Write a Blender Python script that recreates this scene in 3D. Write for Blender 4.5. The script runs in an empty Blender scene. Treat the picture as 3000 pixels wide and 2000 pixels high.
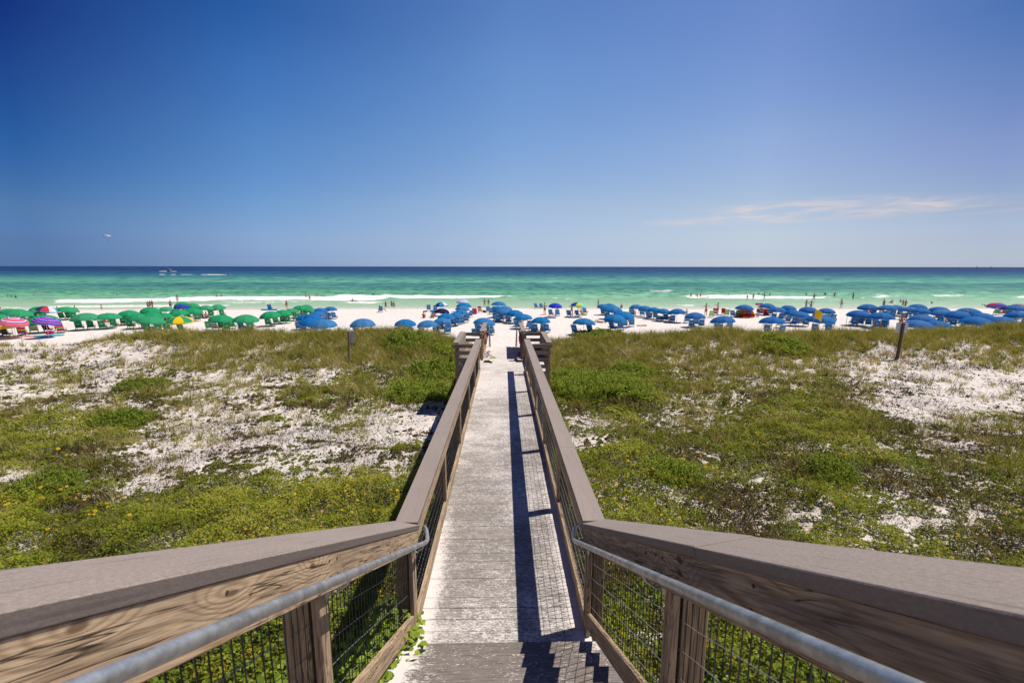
import bpy, bmesh, math, random
import numpy as np
from mathutils import Vector, Matrix, Euler

# ------------------------------------------------------------------ camera
S = bpy.context.scene
EZ = 7.3                                   # eye height above the sea
PITCH, YAW, F = math.radians(9.33), math.radians(-1.05), 1333.0
cam_d = bpy.data.cameras.new("camera"); cam = bpy.data.objects.new("camera", cam_d)
S.collection.objects.link(cam); S.camera = cam
cam.location = (0, 0, EZ)
cam.rotation_euler = (math.pi / 2 - PITCH, math.radians(-0.06), YAW)
cam_d.sensor_width = 36; cam_d.lens = 16.0
cam_d.clip_start = 0.05; cam_d.clip_end = 90000
cam_d.dof.use_dof = True; cam_d.dof.focus_distance = 9.0; cam_d.dof.aperture_fstop = 6.3

# ------------------------------------------------------------------ sun, sky, exposure
SUN_EL = math.radians(61.3)
sun_h = Vector((0.957, 0.29)).normalized()
sun_dir = Vector((sun_h.x * math.cos(SUN_EL), sun_h.y * math.cos(SUN_EL), math.sin(SUN_EL)))
sd = bpy.data.lights.new("sun", 'SUN'); sun = bpy.data.objects.new("sun", sd)
S.collection.objects.link(sun)
sd.energy = 4.9; sd.angle = math.radians(0.53); sd.color = (1.0, 0.93, 0.84)
sun.rotation_euler = sun_dir.to_track_quat('Z', 'Y').to_euler()
sun.location = (20, 0, 40)
S.view_settings.view_transform = 'Standard'; S.view_settings.look = 'None'
S.view_settings.gamma = 1.0; S.view_settings.exposure = 0.0
w = bpy.data.worlds.new("World"); S.world = w; w.use_nodes = True


class NT:
    """small helper to write node trees"""
    def __init__(s, tree): s.t = tree; s.n = tree.nodes; s.l = tree.links
    def node(s, typ, ins=None, **kw):
        nd = s.n.new(typ)
        for k, v in kw.items(): setattr(nd, k, v)
        for k, v in (ins or {}).items(): s.set(nd.inputs[k], v)
        return nd
    def set(s, sock, v):
        if isinstance(v, bpy.types.NodeSocket): s.l.new(v, sock)
        elif isinstance(v, bpy.types.Node): s.l.new(v.outputs[0], sock)
        elif isinstance(v, (tuple, list)) and len(v) == 3 and sock.type == 'RGBA': sock.default_value = (*v, 1)
        else: sock.default_value = v
    def math(s, op, a, b=0.0, c=None, clamp=False):
        nd = s.n.new('ShaderNodeMath'); nd.operation = op; nd.use_clamp = clamp
        s.set(nd.inputs[0], a); s.set(nd.inputs[1], b)
        if c is not None: s.set(nd.inputs[2], c)
        return nd.outputs[0]
    def noise(s, vec, scale, detail=3.0, rough=0.5, dist=0.0):
        nd = s.node('ShaderNodeTexNoise', {'Scale': scale, 'Detail': detail, 'Roughness': rough, 'Distortion': dist})
        if vec is not None: s.set(nd.inputs['Vector'], vec)
        return nd.outputs['Fac']
    def mapping(s, vec, scale=(1, 1, 1), loc=(0, 0, 0), rot=(0, 0, 0)):
        return s.node('ShaderNodeMapping', {'Vector': vec, 'Scale': scale, 'Location': loc, 'Rotation': rot}).outputs[0]
    def ramp(s, fac, stops, interp='LINEAR'):
        nd = s.n.new('ShaderNodeValToRGB'); nd.color_ramp.interpolation = interp
        e = nd.color_ramp.elements
        while len(e) < len(stops): e.new(0.5)
        for i, (p, c) in enumerate(stops):
            e[i].position = p; e[i].color = (*c, 1) if not isinstance(c, (int, float)) else (c, c, c, 1)
        s.set(nd.inputs[0], fac)
        return nd.outputs[0]
    def mix(s, fac, a, b, blend='MIX'):
        nd = s.n.new('ShaderNodeMix'); nd.data_type = 'RGBA'; nd.blend_type = blend
        s.set(nd.inputs[0], fac); s.set(nd.inputs[6], a); s.set(nd.inputs[7], b)
        return nd.outputs[2]
    def sstep(s, v, a, b):
        nd = s.n.new('ShaderNodeMapRange'); nd.interpolation_type = 'SMOOTHSTEP'
        s.set(nd.inputs[0], v); s.set(nd.inputs[1], a); s.set(nd.inputs[2], b)
        return nd.outputs[0]


def srgb(r, g, b):
    f = lambda c: c / 12.92 if c <= 0.04045 else ((c + 0.055) / 1.055) ** 2.4
    return (f(r / 255), f(g / 255), f(b / 255))


# -- pixel of the 3000x2000 photograph <-> ray in the world
RM = np.array(cam.rotation_euler.to_matrix())
def ray(px, py):
    d = RM @ np.array([(px - 1500) / F, -(py - 1000) / F, -1.0])
    return d / np.linalg.norm(d)
def topix(x, y, z):
    p = np.stack([np.asarray(x, float), np.asarray(y, float), np.asarray(z, float) - EZ], -1) @ RM
    dep = np.maximum(-p[..., 2], 0.05)
    return 1500 + F * p[..., 0] / dep, 1000 - F * p[..., 1] / dep

wt = NT(w.node_tree); w.node_tree.nodes.clear()
sky = wt.node('ShaderNodeTexSky', sky_type='NISHITA', sun_disc=False)
sky.sun_elevation = SUN_EL; sky.sun_rotation = math.atan2(sun_h.x, sun_h.y)
sky.altitude = 0; sky.air_density = 1.0; sky.dust_density = 0.4; sky.ozone_density = 2.0
SKY_S = 0.075
geo = wt.node('ShaderNodeTexCoord').outputs['Generated']
sep = wt.node('ShaderNodeSeparateXYZ', {0: geo})
hyp = wt.math('SQRT', wt.math('ADD', wt.math('MULTIPLY', sep.outputs[0], sep.outputs[0]), wt.math('MULTIPLY', sep.outputs[1], sep.outputs[1])))
el = wt.math('DIVIDE', sep.outputs[2], hyp)
az = wt.math('ARCTAN2', sep.outputs[0], sep.outputs[1])
hsv = wt.node('ShaderNodeHueSaturation', {'Hue': 0.515, 'Saturation': 1.25, 'Value': 1.0, 'Color': sky.outputs[0]})
# clear dry air: the polarised side of the sky (left) deep blue, the sun's side (right) paler
def skyfit(px, rows):
    st = []
    for py, tgt, cur in rows:
        if py >= 600: tgt = (tgt[0] - 6, tgt[1] + 2, tgt[2] + 1)
        c = ray(px, py); e = c[2] / math.hypot(c[0], c[1]); a = srgb(*tgt); b_ = srgb(*cur)
        st.append((min(1.0, max(0.0, e / 0.8)), tuple(x / y for x, y in zip(a, b_))))
    return wt.ramp(wt.math('DIVIDE', el, 0.8), sorted(st, key=lambda t: t[0]))
SKYROWS = [20, 200, 400, 600, 700, 750, 778]
SKYTAB = {
    60: ([(20, 50, 124), (32, 72, 142), (44, 95, 161), (90, 122, 171), (96, 122, 170), (94, 118, 165), (94, 118, 164)],
         [(71, 100, 150), (81, 111, 159), (101, 131, 171), (141, 166, 180), (169, 181, 167), (174, 175, 149), (168, 166, 139)]),
    750: ([(42, 92, 163), (62, 112, 182), (85, 133, 195), (122, 157, 205), (144, 165, 203), (141, 160, 200), (140, 159, 198)],
          [(66, 95, 147), (74, 103, 154), (90, 120, 166), (128, 155, 178), (162, 178, 171), (172, 174, 150), (170, 167, 139)]),
    1500: ([(90, 130, 192), (104, 146, 204), (122, 162, 214), (166, 185, 217), (179, 190, 216), (178, 188, 214), (177, 187, 213)],
           [(70, 100, 154), (76, 107, 160), (90, 122, 171), (125, 154, 183), (163, 180, 177), (176, 179, 154), (171, 168, 139)]),
    2250: ([(108, 139, 200), (120, 152, 210), (146, 173, 217), (182, 194, 217), (198, 203, 216), (196, 199, 213), (195, 198, 212)],
           [(83, 113, 169), (89, 121, 176), (105, 137, 185), (142, 170, 194), (176, 192, 184), (188, 189, 160), (181, 177, 144)]),
    2940: ([(76, 114, 178), (100, 132, 190), (130, 152, 202), (166, 176, 203), (182, 186, 205), (184, 186, 202), (184, 186, 202)],
           [(94, 125, 181), (103, 135, 188), (121, 153, 196), (161, 185, 199), (188, 199, 182), (196, 194, 161), (191, 185, 149)])}
AZ = {px: math.atan2(ray(px, 450)[0], ray(px, 450)[1]) for px in SKYTAB}
ks = list(SKYTAB); cols_ = {px: skyfit(px, list(zip(SKYROWS, *SKYTAB[px]))) for px in ks}
fit = cols_[60]
for a, b_ in zip(ks, ks[1:]):
    fit = wt.mix(wt.node('ShaderNodeMapRange', {0: az, 1: AZ[a], 2: AZ[b_]}).outputs[0], fit, cols_[b_])
zen = wt.mix(wt.sstep(el, 0.60, 1.5), (1.0, 1.0, 1.0), (0.34, 0.42, 0.62))     # deep blue zenith, out of frame, darkened to cut the sky's fill light
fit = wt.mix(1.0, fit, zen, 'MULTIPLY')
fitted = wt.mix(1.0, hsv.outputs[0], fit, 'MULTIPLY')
# a thin wisp of high cloud low over the sea on the right
c0 = ray(2120, 612); c1 = ray(2740, 628)
azc = lambda c: math.atan2(c[0], c[1]); elc = lambda c: c[2] / math.hypot(c[0], c[1])
vx = wt.math('MULTIPLY', wt.math('SUBTRACT', az, (azc(c0) + azc(c1)) / 2 - 0.012), 1 / 0.29)
arch = wt.math('MULTIPLY', wt.math('MULTIPLY', vx, vx), -0.012)
vy = wt.math('MULTIPLY', wt.math('SUBTRACT', wt.math('SUBTRACT', el, elc(c0) - 0.010), arch), 1 / 0.022)
r2 = wt.math('ADD', wt.math('MULTIPLY', vx, vx), wt.math('MULTIPLY', vy, vy))
comb = wt.node('ShaderNodeCombineXYZ', {0: wt.math('MULTIPLY', az, 9.0), 1: wt.math('MULTIPLY', el, 75.0), 2: 3.1}).outputs[0]
cn = wt.noise(comb, 1.0, 6.0, 0.62, 0.8)
cm = wt.math('MULTIPLY', wt.sstep(r2, 1.3, 0.05), wt.sstep(cn, 0.34, 0.80))
cloud = wt.mix(wt.math('MULTIPLY', cm, 1.0), fitted, (10.2, 8.8, 8.6))
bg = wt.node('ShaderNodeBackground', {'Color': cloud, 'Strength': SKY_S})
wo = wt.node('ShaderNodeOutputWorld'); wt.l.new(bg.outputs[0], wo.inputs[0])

# ------------------------------------------------------------------ terrain shape
rng = np.random.default_rng(7); random.seed(7)
def vnoise(x, y, seed=0):
    x = np.asarray(x, float); y = np.asarray(y, float)
    xi = np.floor(x).astype(np.int64); yi = np.floor(y).astype(np.int64)
    fx = x - xi; fy = y - yi; fx = fx * fx * (3 - 2 * fx); fy = fy * fy * (3 - 2 * fy)
    def h(a, b):
        n = (a * 374761393 + b * 668265263 + seed * 2147483647 + 1013904223) & 0xFFFFFFFF
        n = ((n ^ (n >> 13)) * 1274126177) & 0xFFFFFFFF
        n = (n ^ (n >> 16)) & 0xFFFFFFFF
        return n / 4294967295.0
    a = h(xi, yi) * (1 - fx) + h(xi + 1, yi) * fx
    b = h(xi, yi + 1) * (1 - fx) + h(xi + 1, yi + 1) * fx
    return a * (1 - fy) + b * fy
def fbm(x, y, seed=0, oct=4):
    s = 0; a = 0.5; t = 0
    for i in range(oct):
        s = s + a * vnoise(x * 2 ** i, y * 2 ** i, seed + i); t += a; a *= 0.5
    return s / t

XC = -0.03                                   # centre line of the walkway
DZ0 = EZ - 3.15; DS = 0.0202                 # deck height at y=0 and its slope
def deck_z(y): return DZ0 - DS * y
CREST_PX = [(-300, 985), (0, 988), (150, 984), (260, 970), (380, 957), (510, 952), (700, 962), (900, 956), (1150, 952),
            (1270, 962), (1350, 984), (1420, 1020), (1560, 1020), (1610, 985), (1700, 982), (1800, 974), (1950, 962), (2080, 950),
            (2300, 960), (2440, 956), (2560, 950), (2800, 946), (3000, 934), (3300, 934)]
CY = 28.5
_cx = [ray(px, py)[0] / ray(px, py)[1] * CY for px, py in CREST_PX]
_cz = [EZ + ray(px, py + 6 * ((px - 1500) / 1500) ** 2)[2] / ray(px, py)[1] * CY - 0.60 for px, py in CREST_PX]
PY_ = [-60, -4, 0, 4, 8, 12, 17, 21, 24.5]; PZ_ = [3.6, 3.65, 3.65, 3.55, 3.2, 2.75, 2.3, 2.1, 2.2]
def sm(t): t = np.clip(t, 0, 1); return t * t * (3 - 2 * t)
def beach_z(y): return np.interp(y, [33, 45, 62, 72, 79.8, 90, 120], [0.95, 0.8, 0.62, 0.42, 0.0, -0.8, -2.5])
def terrain(x, y):
    x = np.asarray(x, float); y = np.asarray(y, float)
    base = np.interp(y, PY_, PZ_)
    cz = np.interp(x, _cx, _cz)
    z = base + (cz - base) * sm((y - 23) / 5.0)
    z = np.where(y > CY, cz + (beach_z(y) - cz) * sm((y - CY - 0.3) / 5.5), z)
    dn = np.clip((35 - y) / 6, 0, 1)
    z = z + dn * (fbm(x / 5.5 + 3, y / 4.5, 11) - 0.5) * 0.75 * np.clip((np.abs(x - XC) - 0.5) / 2.5, 0.15, 1)
    z = z + (fbm(x / 0.9, y / 0.9, 31, 3) - 0.5) * np.where(y < 35, 0.16, 0.07)
    z = z + np.where(y > 60, (fbm(x / 22, y / 40, 77, 2) - 0.5) * 0.18, 0)
    return z
def hit(px, py, zoff=0.0, ymin=1.5, flat=None):
    """where the line of sight through a pixel meets the ground raised by zoff (flat: the sea level plane)"""
    d = ray(px, py + 6 * ((px - 1500) / 1500) ** 2 * (1 if py < 1100 else 0)); o = np.array([0, 0, EZ])
    if flat is not None:
        t = (flat - EZ) / d[2]; return o + d * t
    t = ymin / d[1]
    last = t
    while t < 400:
        p = o + d * t
        if p[2] < terrain(p[0], p[1]) + zoff:
            a, b = last, t
            for _ in range(14):
                m = (a + b) / 2; p = o + d * m
                if p[2] < terrain(p[0], p[1]) + zoff: b = m
                else: a = m
            return o + d * b
        last = t; t *= 1.01
    return o + d * 80
def bhit(px, py, zoff=0.0):
    """same for things on the open beach beyond the dune"""
    return hit(px, py, zoff, ymin=35.0)

# ------------------------------------------------------------------ object helpers
COL = S.collection
def tag(o, label=None, cat=None, group=None, kind=None):
    if label: o['label'] = label
    if cat: o['category'] = cat
    if group: o['group'] = group
    if kind: o['kind'] = kind
    return o
def empty(name, loc=(0, 0, 0), rz=0.0):
    o = bpy.data.objects.new(name, None); COL.objects.link(o)
    o.location = loc; o.rotation_euler = (0, 0, rz); o.empty_display_size = 0.2
    return o
def link(name, me, mat=None, parent=None, keep=True):
    o = bpy.data.objects.new(name, me); COL.objects.link(o)
    if mat is not None:
        for m in (mat if isinstance(mat, (list, tuple)) else [mat]): me.materials.append(m)
    if parent is not None:
        o.parent = parent
        if keep:   # the mesh is written in world coordinates
            r = parent
            o.matrix_parent_inverse = world_of(parent).inverted()
    return o
def world_of(o):
    m = o.matrix_basis.copy()
    if o.parent: m = world_of(o.parent) @ o.matrix_parent_inverse @ m
    return m
def copy_tree(o, parent=None):
    c = o.copy(); COL.objects.link(c)
    if parent is not None: c.parent = parent
    for ch in KIDS(o): copy_tree(ch, c)
    return c
_kid = {}
def KIDS(o):
    return list(o.children)
def mesh_np(name, v, f, mat=None, parent=None, smooth=False, tint=None, fs=None, keep=True, mi=None):
    """v (N,3), f (M,k) arrays of one polygon size"""
    me = bpy.data.meshes.new(name)
    v = np.asarray(v, np.float32); f = np.asarray(f, np.int32); k = f.shape[1]
    me.vertices.add(len(v)); me.vertices.foreach_set('co', v.ravel())
    me.loops.add(f.size); me.loops.foreach_set('vertex_index', f.ravel())
    me.polygons.add(len(f)); me.polygons.foreach_set('loop_start', np.arange(0, f.size, k, dtype=np.int32))
    me.polygons.foreach_set('loop_total', np.full(len(f), k, np.int32))
    if smooth: me.polygons.foreach_set('use_smooth', np.ones(len(f), bool))
    if mi is not None: me.polygons.foreach_set('material_index', np.asarray(mi, np.int32))
    me.update(calc_edges=True); me.validate()
    if tint is not None:
        a = me.attributes.new('tint', 'FLOAT', 'POINT'); a.data.foreach_set('value', np.asarray(tint, np.float32))
    return link(name, me, mat, parent, keep)

class MB:
    """collects simple solids into one mesh (world or local coordinates)"""
    def __init__(s): s.v = []; s.f = []; s.m = []; s.t = []
    def add(s, vs, fs, m=0, t=0.5):
        n = len(s.v); s.v += [tuple(p) for p in vs]; s.f += [tuple(i + n for i in f) for f in fs]; s.m += [m] * len(fs); s.t += [t] * len(vs)
    def box(s, x0, x1, y0, y1, z0, z1, m=0, t=0.5, M=None, c=0.0):
        """box with its long edges chamfered by c"""
        if c <= 0:
            vs = [(x, y, z) for z in (z0, z1) for y in (y0, y1) for x in (x0, x1)]
            fs = [(0, 2, 3, 1), (4, 5, 7, 6), (0, 1, 5, 4), (2, 6, 7, 3), (0, 4, 6, 2), (1, 3, 7, 5)]
        else:
            P = []
            for z, k in ((z0, c), (z0 + c, 0), (z1 - c, 0), (z1, c)):
                P += [(x0 + c + k * 0, y0 + k, z), (x1 - c, y0 + k, z), (x1 - k, y0 + c, z), (x1 - k, y1 - c, z),
                      (x1 - c, y1 - k, z), (x0 + c, y1 - k, z), (x0 + k, y1 - c, z), (x0 + k, y0 + c, z)]
            vs = P; fs = [tuple(range(7, -1, -1)), tuple(range(24, 32))]
            for r in range(3):
                for i in range(8):
                    j = (i + 1) % 8; fs.append((r * 8 + i, r * 8 + j, (r + 1) * 8 + j, (r + 1) * 8 + i))
        if M is not None: vs = [M @ Vector(p) for p in vs]
        s.add(vs, fs, m, t)
    def bar(s, a, b, r0, r1=None, n=6, m=0, caps=True, t=0.5):
        a = Vector(a); b = Vector(b); r1 = r0 if r1 is None else r1
        d = (b - a)
        if d.length < 1e-6: return
        q = d.to_track_quat('Z', 'Y'); vs = []
        for p, r in ((a, r0), (b, r1)):
            for i in range(n):
                an = 2 * math.pi * (i + 0.5) / n
                vs.append(p + q @ Vector((r * math.cos(an), r * math.sin(an), 0)))
        fs = [(i, (i + 1) % n, n + (i + 1) % n, n + i) for i in range(n)]
        if caps: fs += [tuple(range(n - 1, -1, -1)), tuple(range(n, 2 * n))]
        s.add(vs, fs, m, t)
    def tube(s, pts, r, n=8, m=0):
        pts = [Vector(p) for p in pts]; vs = []; N = len(pts)
        up = None
        for i, p in enumerate(pts):
            d = (pts[min(i + 1, N - 1)] - pts[max(i - 1, 0)]).normalized()
            if up is None: up = d.orthogonal().normalized()
            up = (up - d * up.dot(d)).normalized(); sd_ = d.cross(up)
            rr = r[i] if isinstance(r, (list, tuple)) else r
            for k in range(n):
                an = 2 * math.pi * k / n; vs.append(p + (up * math.cos(an) + sd_ * math.sin(an)) * rr)
        fs = [(i * n + k, i * n + (k + 1) % n, (i + 1) * n + (k + 1) % n, (i + 1) * n + k) for i in range(N - 1) for k in range(n)]
        fs += [tuple(range(n - 1, -1, -1)), tuple(range((N - 1) * n, N * n))]
        s.add(vs, fs, m)
    def ball(s, c, r, n=8, m=0, sc=(1, 1, 1)):
        vs = [(c[0], c[1], c[2] + r * sc[2])]; k = n // 2
        for i in range(1, k):
            a = math.pi * i / k
            for j in range(n):
                b = 2 * math.pi * j / n
                vs.append((c[0] + r * sc[0] * math.sin(a) * math.cos(b), c[1] + r * sc[1] * math.sin(a) * math.sin(b), c[2] + r * sc[2] * math.cos(a)))
        vs.append((c[0], c[1], c[2] - r * sc[2])); L = len(vs) - 1
        fs = [(0, 1 + j, 1 + (j + 1) % n) for j in range(n)]
        for i in range(k - 2):
            for j in range(n):
                a = 1 + i * n + j; b = 1 + i * n + (j + 1) % n; fs.append((a, a + n, b + n, b))
        fs += [(L, 1 + (k - 2) * n + (j + 1) % n, 1 + (k - 2) * n + j) for j in range(n)]
        s.add(vs, fs, m)
    def build(s, name, mat, parent=None, keep=True, smooth=False, bevel=0.0):
        me = bpy.data.meshes.new(name); me.from_pydata(s.v, [], s.f)
        if any(s.m): me.polygons.foreach_set('material_index', s.m)
        if smooth: me.polygons.foreach_set('use_smooth', [True] * len(s.f))
        if len(set(s.t)) > 1:
            a = me.attributes.new('tint', 'FLOAT', 'POINT'); a.data.foreach_set('value', s.t)
        me.update()
        return link(name, me, mat, parent, keep)
def board(name, p0, p1, wdt, thk, mat, parent, side=None, ch=0.004):
    """a sawn board from p0 to p1 (its top centre line); its own frame: X along the board, so the grain follows it.
    wdt across (horizontal), thk downwards"""
    p0 = Vector(p0); p1 = Vector(p1); d = p1 - p0; L = d.length; X = d.normalized()
    Yv = Vector((0, 0, 1)).cross(X) if side is None else Vector(side)
    if Yv.length < 1e-4: Yv = Vector((0, 1, 0))
    Yv = (Yv - X * Yv.dot(X)).normalized(); Zv = X.cross(Yv)
    b = MB(); b.box(0, L, -wdt / 2, wdt / 2, -thk, 0, c=ch)
    o = b.build(name, mat, None)
    Mx = Matrix.Identity(4)
    for i, vv in enumerate((X, Yv, Zv)):
        for r in range(3): Mx[r][i] = vv[r]
    Mx.translation = p0
    if parent is not None:
        o.parent = parent; o.matrix_parent_inverse = world_of(parent).inverted()
    o.matrix_basis = Mx
    return o

def post(name, x, y, z0, z1, hx, hy, mat, parent):
    """an upright square post whose grain runs up it"""
    b = MB(); b.box(0, z1 - z0, -hx, hx, -hy, hy, c=.006)
    o = b.build(name, mat, None)
    if parent is not None:
        o.parent = parent; o.matrix_parent_inverse = world_of(parent).inverted()
    Mx = Matrix(((0, 1, 0, x), (0, 0, 1, y), (1, 0, 0, z0), (0, 0, 0, 1)))
    o.matrix_basis = Mx
    return o

# ------------------------------------------------------------------ materials
def new_mat(name):
    m = bpy.data.materials.new(name); m.use_nodes = True; nt = NT(m.node_tree); m.node_tree.nodes.clear()
    out = nt.node('ShaderNodeOutputMaterial')
    return m, nt, out
def principled(nt, out, **kw):
    ins = {k.replace('_', ' '): v for k, v in kw.items()}
    p = nt.node('ShaderNodeBsdfPrincipled', ins); nt.l.new(p.outputs[0], out.inputs[0]); return p
def bump(nt, h, strength=0.5, dist=0.01):
    return nt.node('ShaderNodeBump', {'Height': h, 'Strength': strength, 'Distance': dist}).outputs[0]
def plain(name, col, rough=0.7, var=0.0, scale=20.0, metal=0.0, spec=0.3):
    m, nt, out = new_mat(name)
    c = col
    if var > 0:
        g = nt.node('ShaderNodeTexCoord').outputs['Object']
        n = nt.noise(g, scale, 4)
        c = nt.mix(nt.math('MULTIPLY', n, var), col, tuple(x * 0.35 for x in col))
    principled(nt, out, Base_Color=c, Roughness=rough, Metallic=metal, Specular_IOR_Level=spec)
    return m

def wood(name, light, dark, knot, gray=0.5, grain=1.0, seed=0.0):
    """weathered pine: growth rings bent round knots, drying cracks, small stains; grain runs along local X"""
    m, nt, out = new_mat(name)
    oc = nt.node('ShaderNodeTexCoord').outputs['Object']
    rnd = nt.node('ShaderNodeObjectInfo').outputs['Random']
    off = nt.node('ShaderNodeCombineXYZ', {0: nt.math('MULTIPLY', rnd, 37.0), 1: nt.math('MULTIPLY', rnd, 11.0), 2: nt.math('MULTIPLY', rnd, 7.0 + seed)}).outputs[0]
    v = nt.node('ShaderNodeVectorMath', {0: oc, 1: off}, operation='ADD').outputs[0]
    sep = nt.node('ShaderNodeSeparateXYZ', {0: v})
    # knots: far apart along the board
    wv = nt.node('ShaderNodeTexNoise', {'Vector': nt.mapping(v, (2.0, 8, 8)), 'Scale': 1.0, 'Detail': 2.0}).outputs['Color']
    vd = nt.node('ShaderNodeVectorMath', {0: v, 1: nt.node('ShaderNodeVectorMath', {0: wv, 1: (0.16, 0.07, 0.07)}, operation='MULTIPLY').outputs[0]}, operation='ADD').outputs[0]
    sv = nt.node('ShaderNodeSeparateXYZ', {0: vd})
    kv = nt.node('ShaderNodeCombineXYZ', {0: nt.math('MULTIPLY', sv.outputs[0], 1.9), 1: nt.math('MULTIPLY', nt.math('ADD', sv.outputs[1], sv.outputs[2]), 6.5), 2: 0.0}).outputs[0]
    vor = nt.node('ShaderNodeTexVoronoi', {'Vector': kv, 'Scale': 1.0, 'Randomness': 1.0}, voronoi_dimensions='2D')
    d = vor.outputs['Distance']
    near = nt.sstep(d, 0.42, 0.0)
    low = nt.noise(nt.mapping(v, (0.9, 4.5, 4.5)), 1.0, 2.0)
    mid = nt.noise(nt.mapping(v, (5.0, 26, 26)), 1.0, 4.0)
    cross = nt.math('ADD', nt.math('MULTIPLY', sep.outputs[2], 1.0), nt.math('MULTIPLY', sep.outputs[1], 0.6))
    phase = nt.math('ADD', nt.math('MULTIPLY', cross, 170.0 * grain), nt.math('MULTIPLY', low, 34.0))
    phase = nt.math('ADD', phase, nt.math('MULTIPLY', near, 20.0))
    phase = nt.math('ADD', phase, nt.math('MULTIPLY', mid, 5.0))
    ring = nt.math('ADD', nt.math('MULTIPLY', nt.math('SINE', phase), 0.5), 0.5)
    ring = nt.math('POWER', ring, 2.2)
    fib = nt.noise(nt.mapping(v, (6, 170, 170)), 1.0, 3.0, 0.6)
    crk = nt.noise(nt.mapping(v, (1.4, 34, 34)), 1.0, 2.0, 0.5, 0.5)
    crack = nt.sstep(nt.math('ABSOLUTE', nt.math('SUBTRACT', crk, 0.5)), 0.022, 0.0)
    crack = nt.math('MULTIPLY', crack, nt.sstep(nt.noise(nt.mapping(v, (2, 9, 9)), 1.0, 1.0), 0.44, 0.54))
    blot = nt.noise(nt.mapping(v, (2.2, 7, 7)), 1.0, 4.0, 0.6)
    c = nt.mix(nt.math('MULTIPLY', ring, 0.60), light, dark)
    c = nt.mix(nt.math('MULTIPLY', nt.sstep(blot, 0.42, 0.68), gray), c, (0.25, 0.195, 0.145))
    c = nt.mix(nt.math('MULTIPLY', nt.sstep(fib, 0.38, 0.72), 0.7), c, tuple(x * 0.55 for x in dark))
    core = nt.sstep(d, 0.07, 0.03)
    c = nt.mix(nt.math('MULTIPLY', core, 0.8), c, knot)
    c = nt.mix(nt.math('MULTIPLY', crack, 0.85), c, (0.035, 0.025, 0.02))
    h = nt.math('SUBTRACT', nt.math('ADD', nt.math('MULTIPLY', ring, -0.3), nt.math('MULTIPLY', fib, 0.5)), nt.math('MULTIPLY', crack, 1.2))
    principled(nt, out, Base_Color=c, Roughness=0.85, Specular_IOR_Level=0.15, Normal=bump(nt, h, 0.55, 0.004))
    return m
W_RAIL = wood("weathered_pine", (0.58, 0.425, 0.275), (0.31, 0.20, 0.11), (0.10, 0.055, 0.03), 0.6)
W_SHADE = wood("shaded_pine", (0.52, 0.38, 0.24), (0.22, 0.145, 0.085), (0.07, 0.04, 0.025), 0.55, 0.9, 12.0)  # darker copy of the rail pine; the right side's shade is in its colour
W_GRAY = wood("greyed_pine", (0.38, 0.315, 0.25), (0.23, 0.175, 0.13), (0.09, 0.06, 0.04), 0.55, 1.0, 3.0)
W_POST = wood("post_pine", (0.46, 0.33, 0.19), (0.24, 0.155, 0.08), (0.09, 0.05, 0.03), 0.45, 0.8, 5.0)
W_DARK = wood("old_post_pine", (0.16, 0.115, 0.08), (0.08, 0.055, 0.04), (0.04, 0.03, 0.02), 0.3, 0.8, 9.0)

def composite():
    m, nt, out = new_mat("composite_cap")
    oc = nt.node('ShaderNodeTexCoord').outputs['Object']
    rnd = nt.node('ShaderNodeObjectInfo').outputs['Random']
    f = nt.noise(nt.mapping(oc, (55, 150, 150)), 1.0, 4.0, 0.8)
    g = nt.noise(oc, 230.0, 2.0, 0.6)
    b = nt.noise(nt.mapping(oc, (1.2, 5, 5)), 1.0, 4.0)
    lines = nt.noise(nt.mapping(oc, (2.5, 120, 120)), 1.0, 2.0, 0.4)
    c = nt.mix(nt.sstep(f, 0.3, 0.7), (0.225, 0.18, 0.15), (0.41, 0.335, 0.285))
    c = nt.mix(nt.math('MULTIPLY', nt.sstep(b, 0.35, 0.7), 0.35), c, (0.26, 0.21, 0.18))
    c = nt.mix(nt.math('MULTIPLY', nt.sstep(g, 0.56, 0.72), 0.5), c, (0.60, 0.54, 0.52))
    c = nt.mix(nt.math('MULTIPLY', nt.sstep(lines, 0.60, 0.70), 0.6), c, (0.14, 0.115, 0.10))
    c = nt.mix(nt.math('MULTIPLY', rnd, 0.3), c, (0.22, 0.18, 0.155))
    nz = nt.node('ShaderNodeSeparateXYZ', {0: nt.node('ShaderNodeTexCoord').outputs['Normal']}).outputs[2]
    c = nt.mix(nt.math('MULTIPLY', nt.sstep(nz, 0.75, 0.35), 0.55), c, (0.105, 0.085, 0.078))      # sides and underside darker than the top
    sp = nt.noise(oc, 9.0, 2.0)
    c = nt.mix(nt.sstep(sp, 0.80, 0.84), c, (0.7, 0.68, 0.66))
    principled(nt, out, Base_Color=c, Roughness=0.72, Specular_IOR_Level=0.3, Normal=bump(nt, nt.math('ADD', f, g), 0.35, 0.0012))
    return m
CAP = composite()

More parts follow.
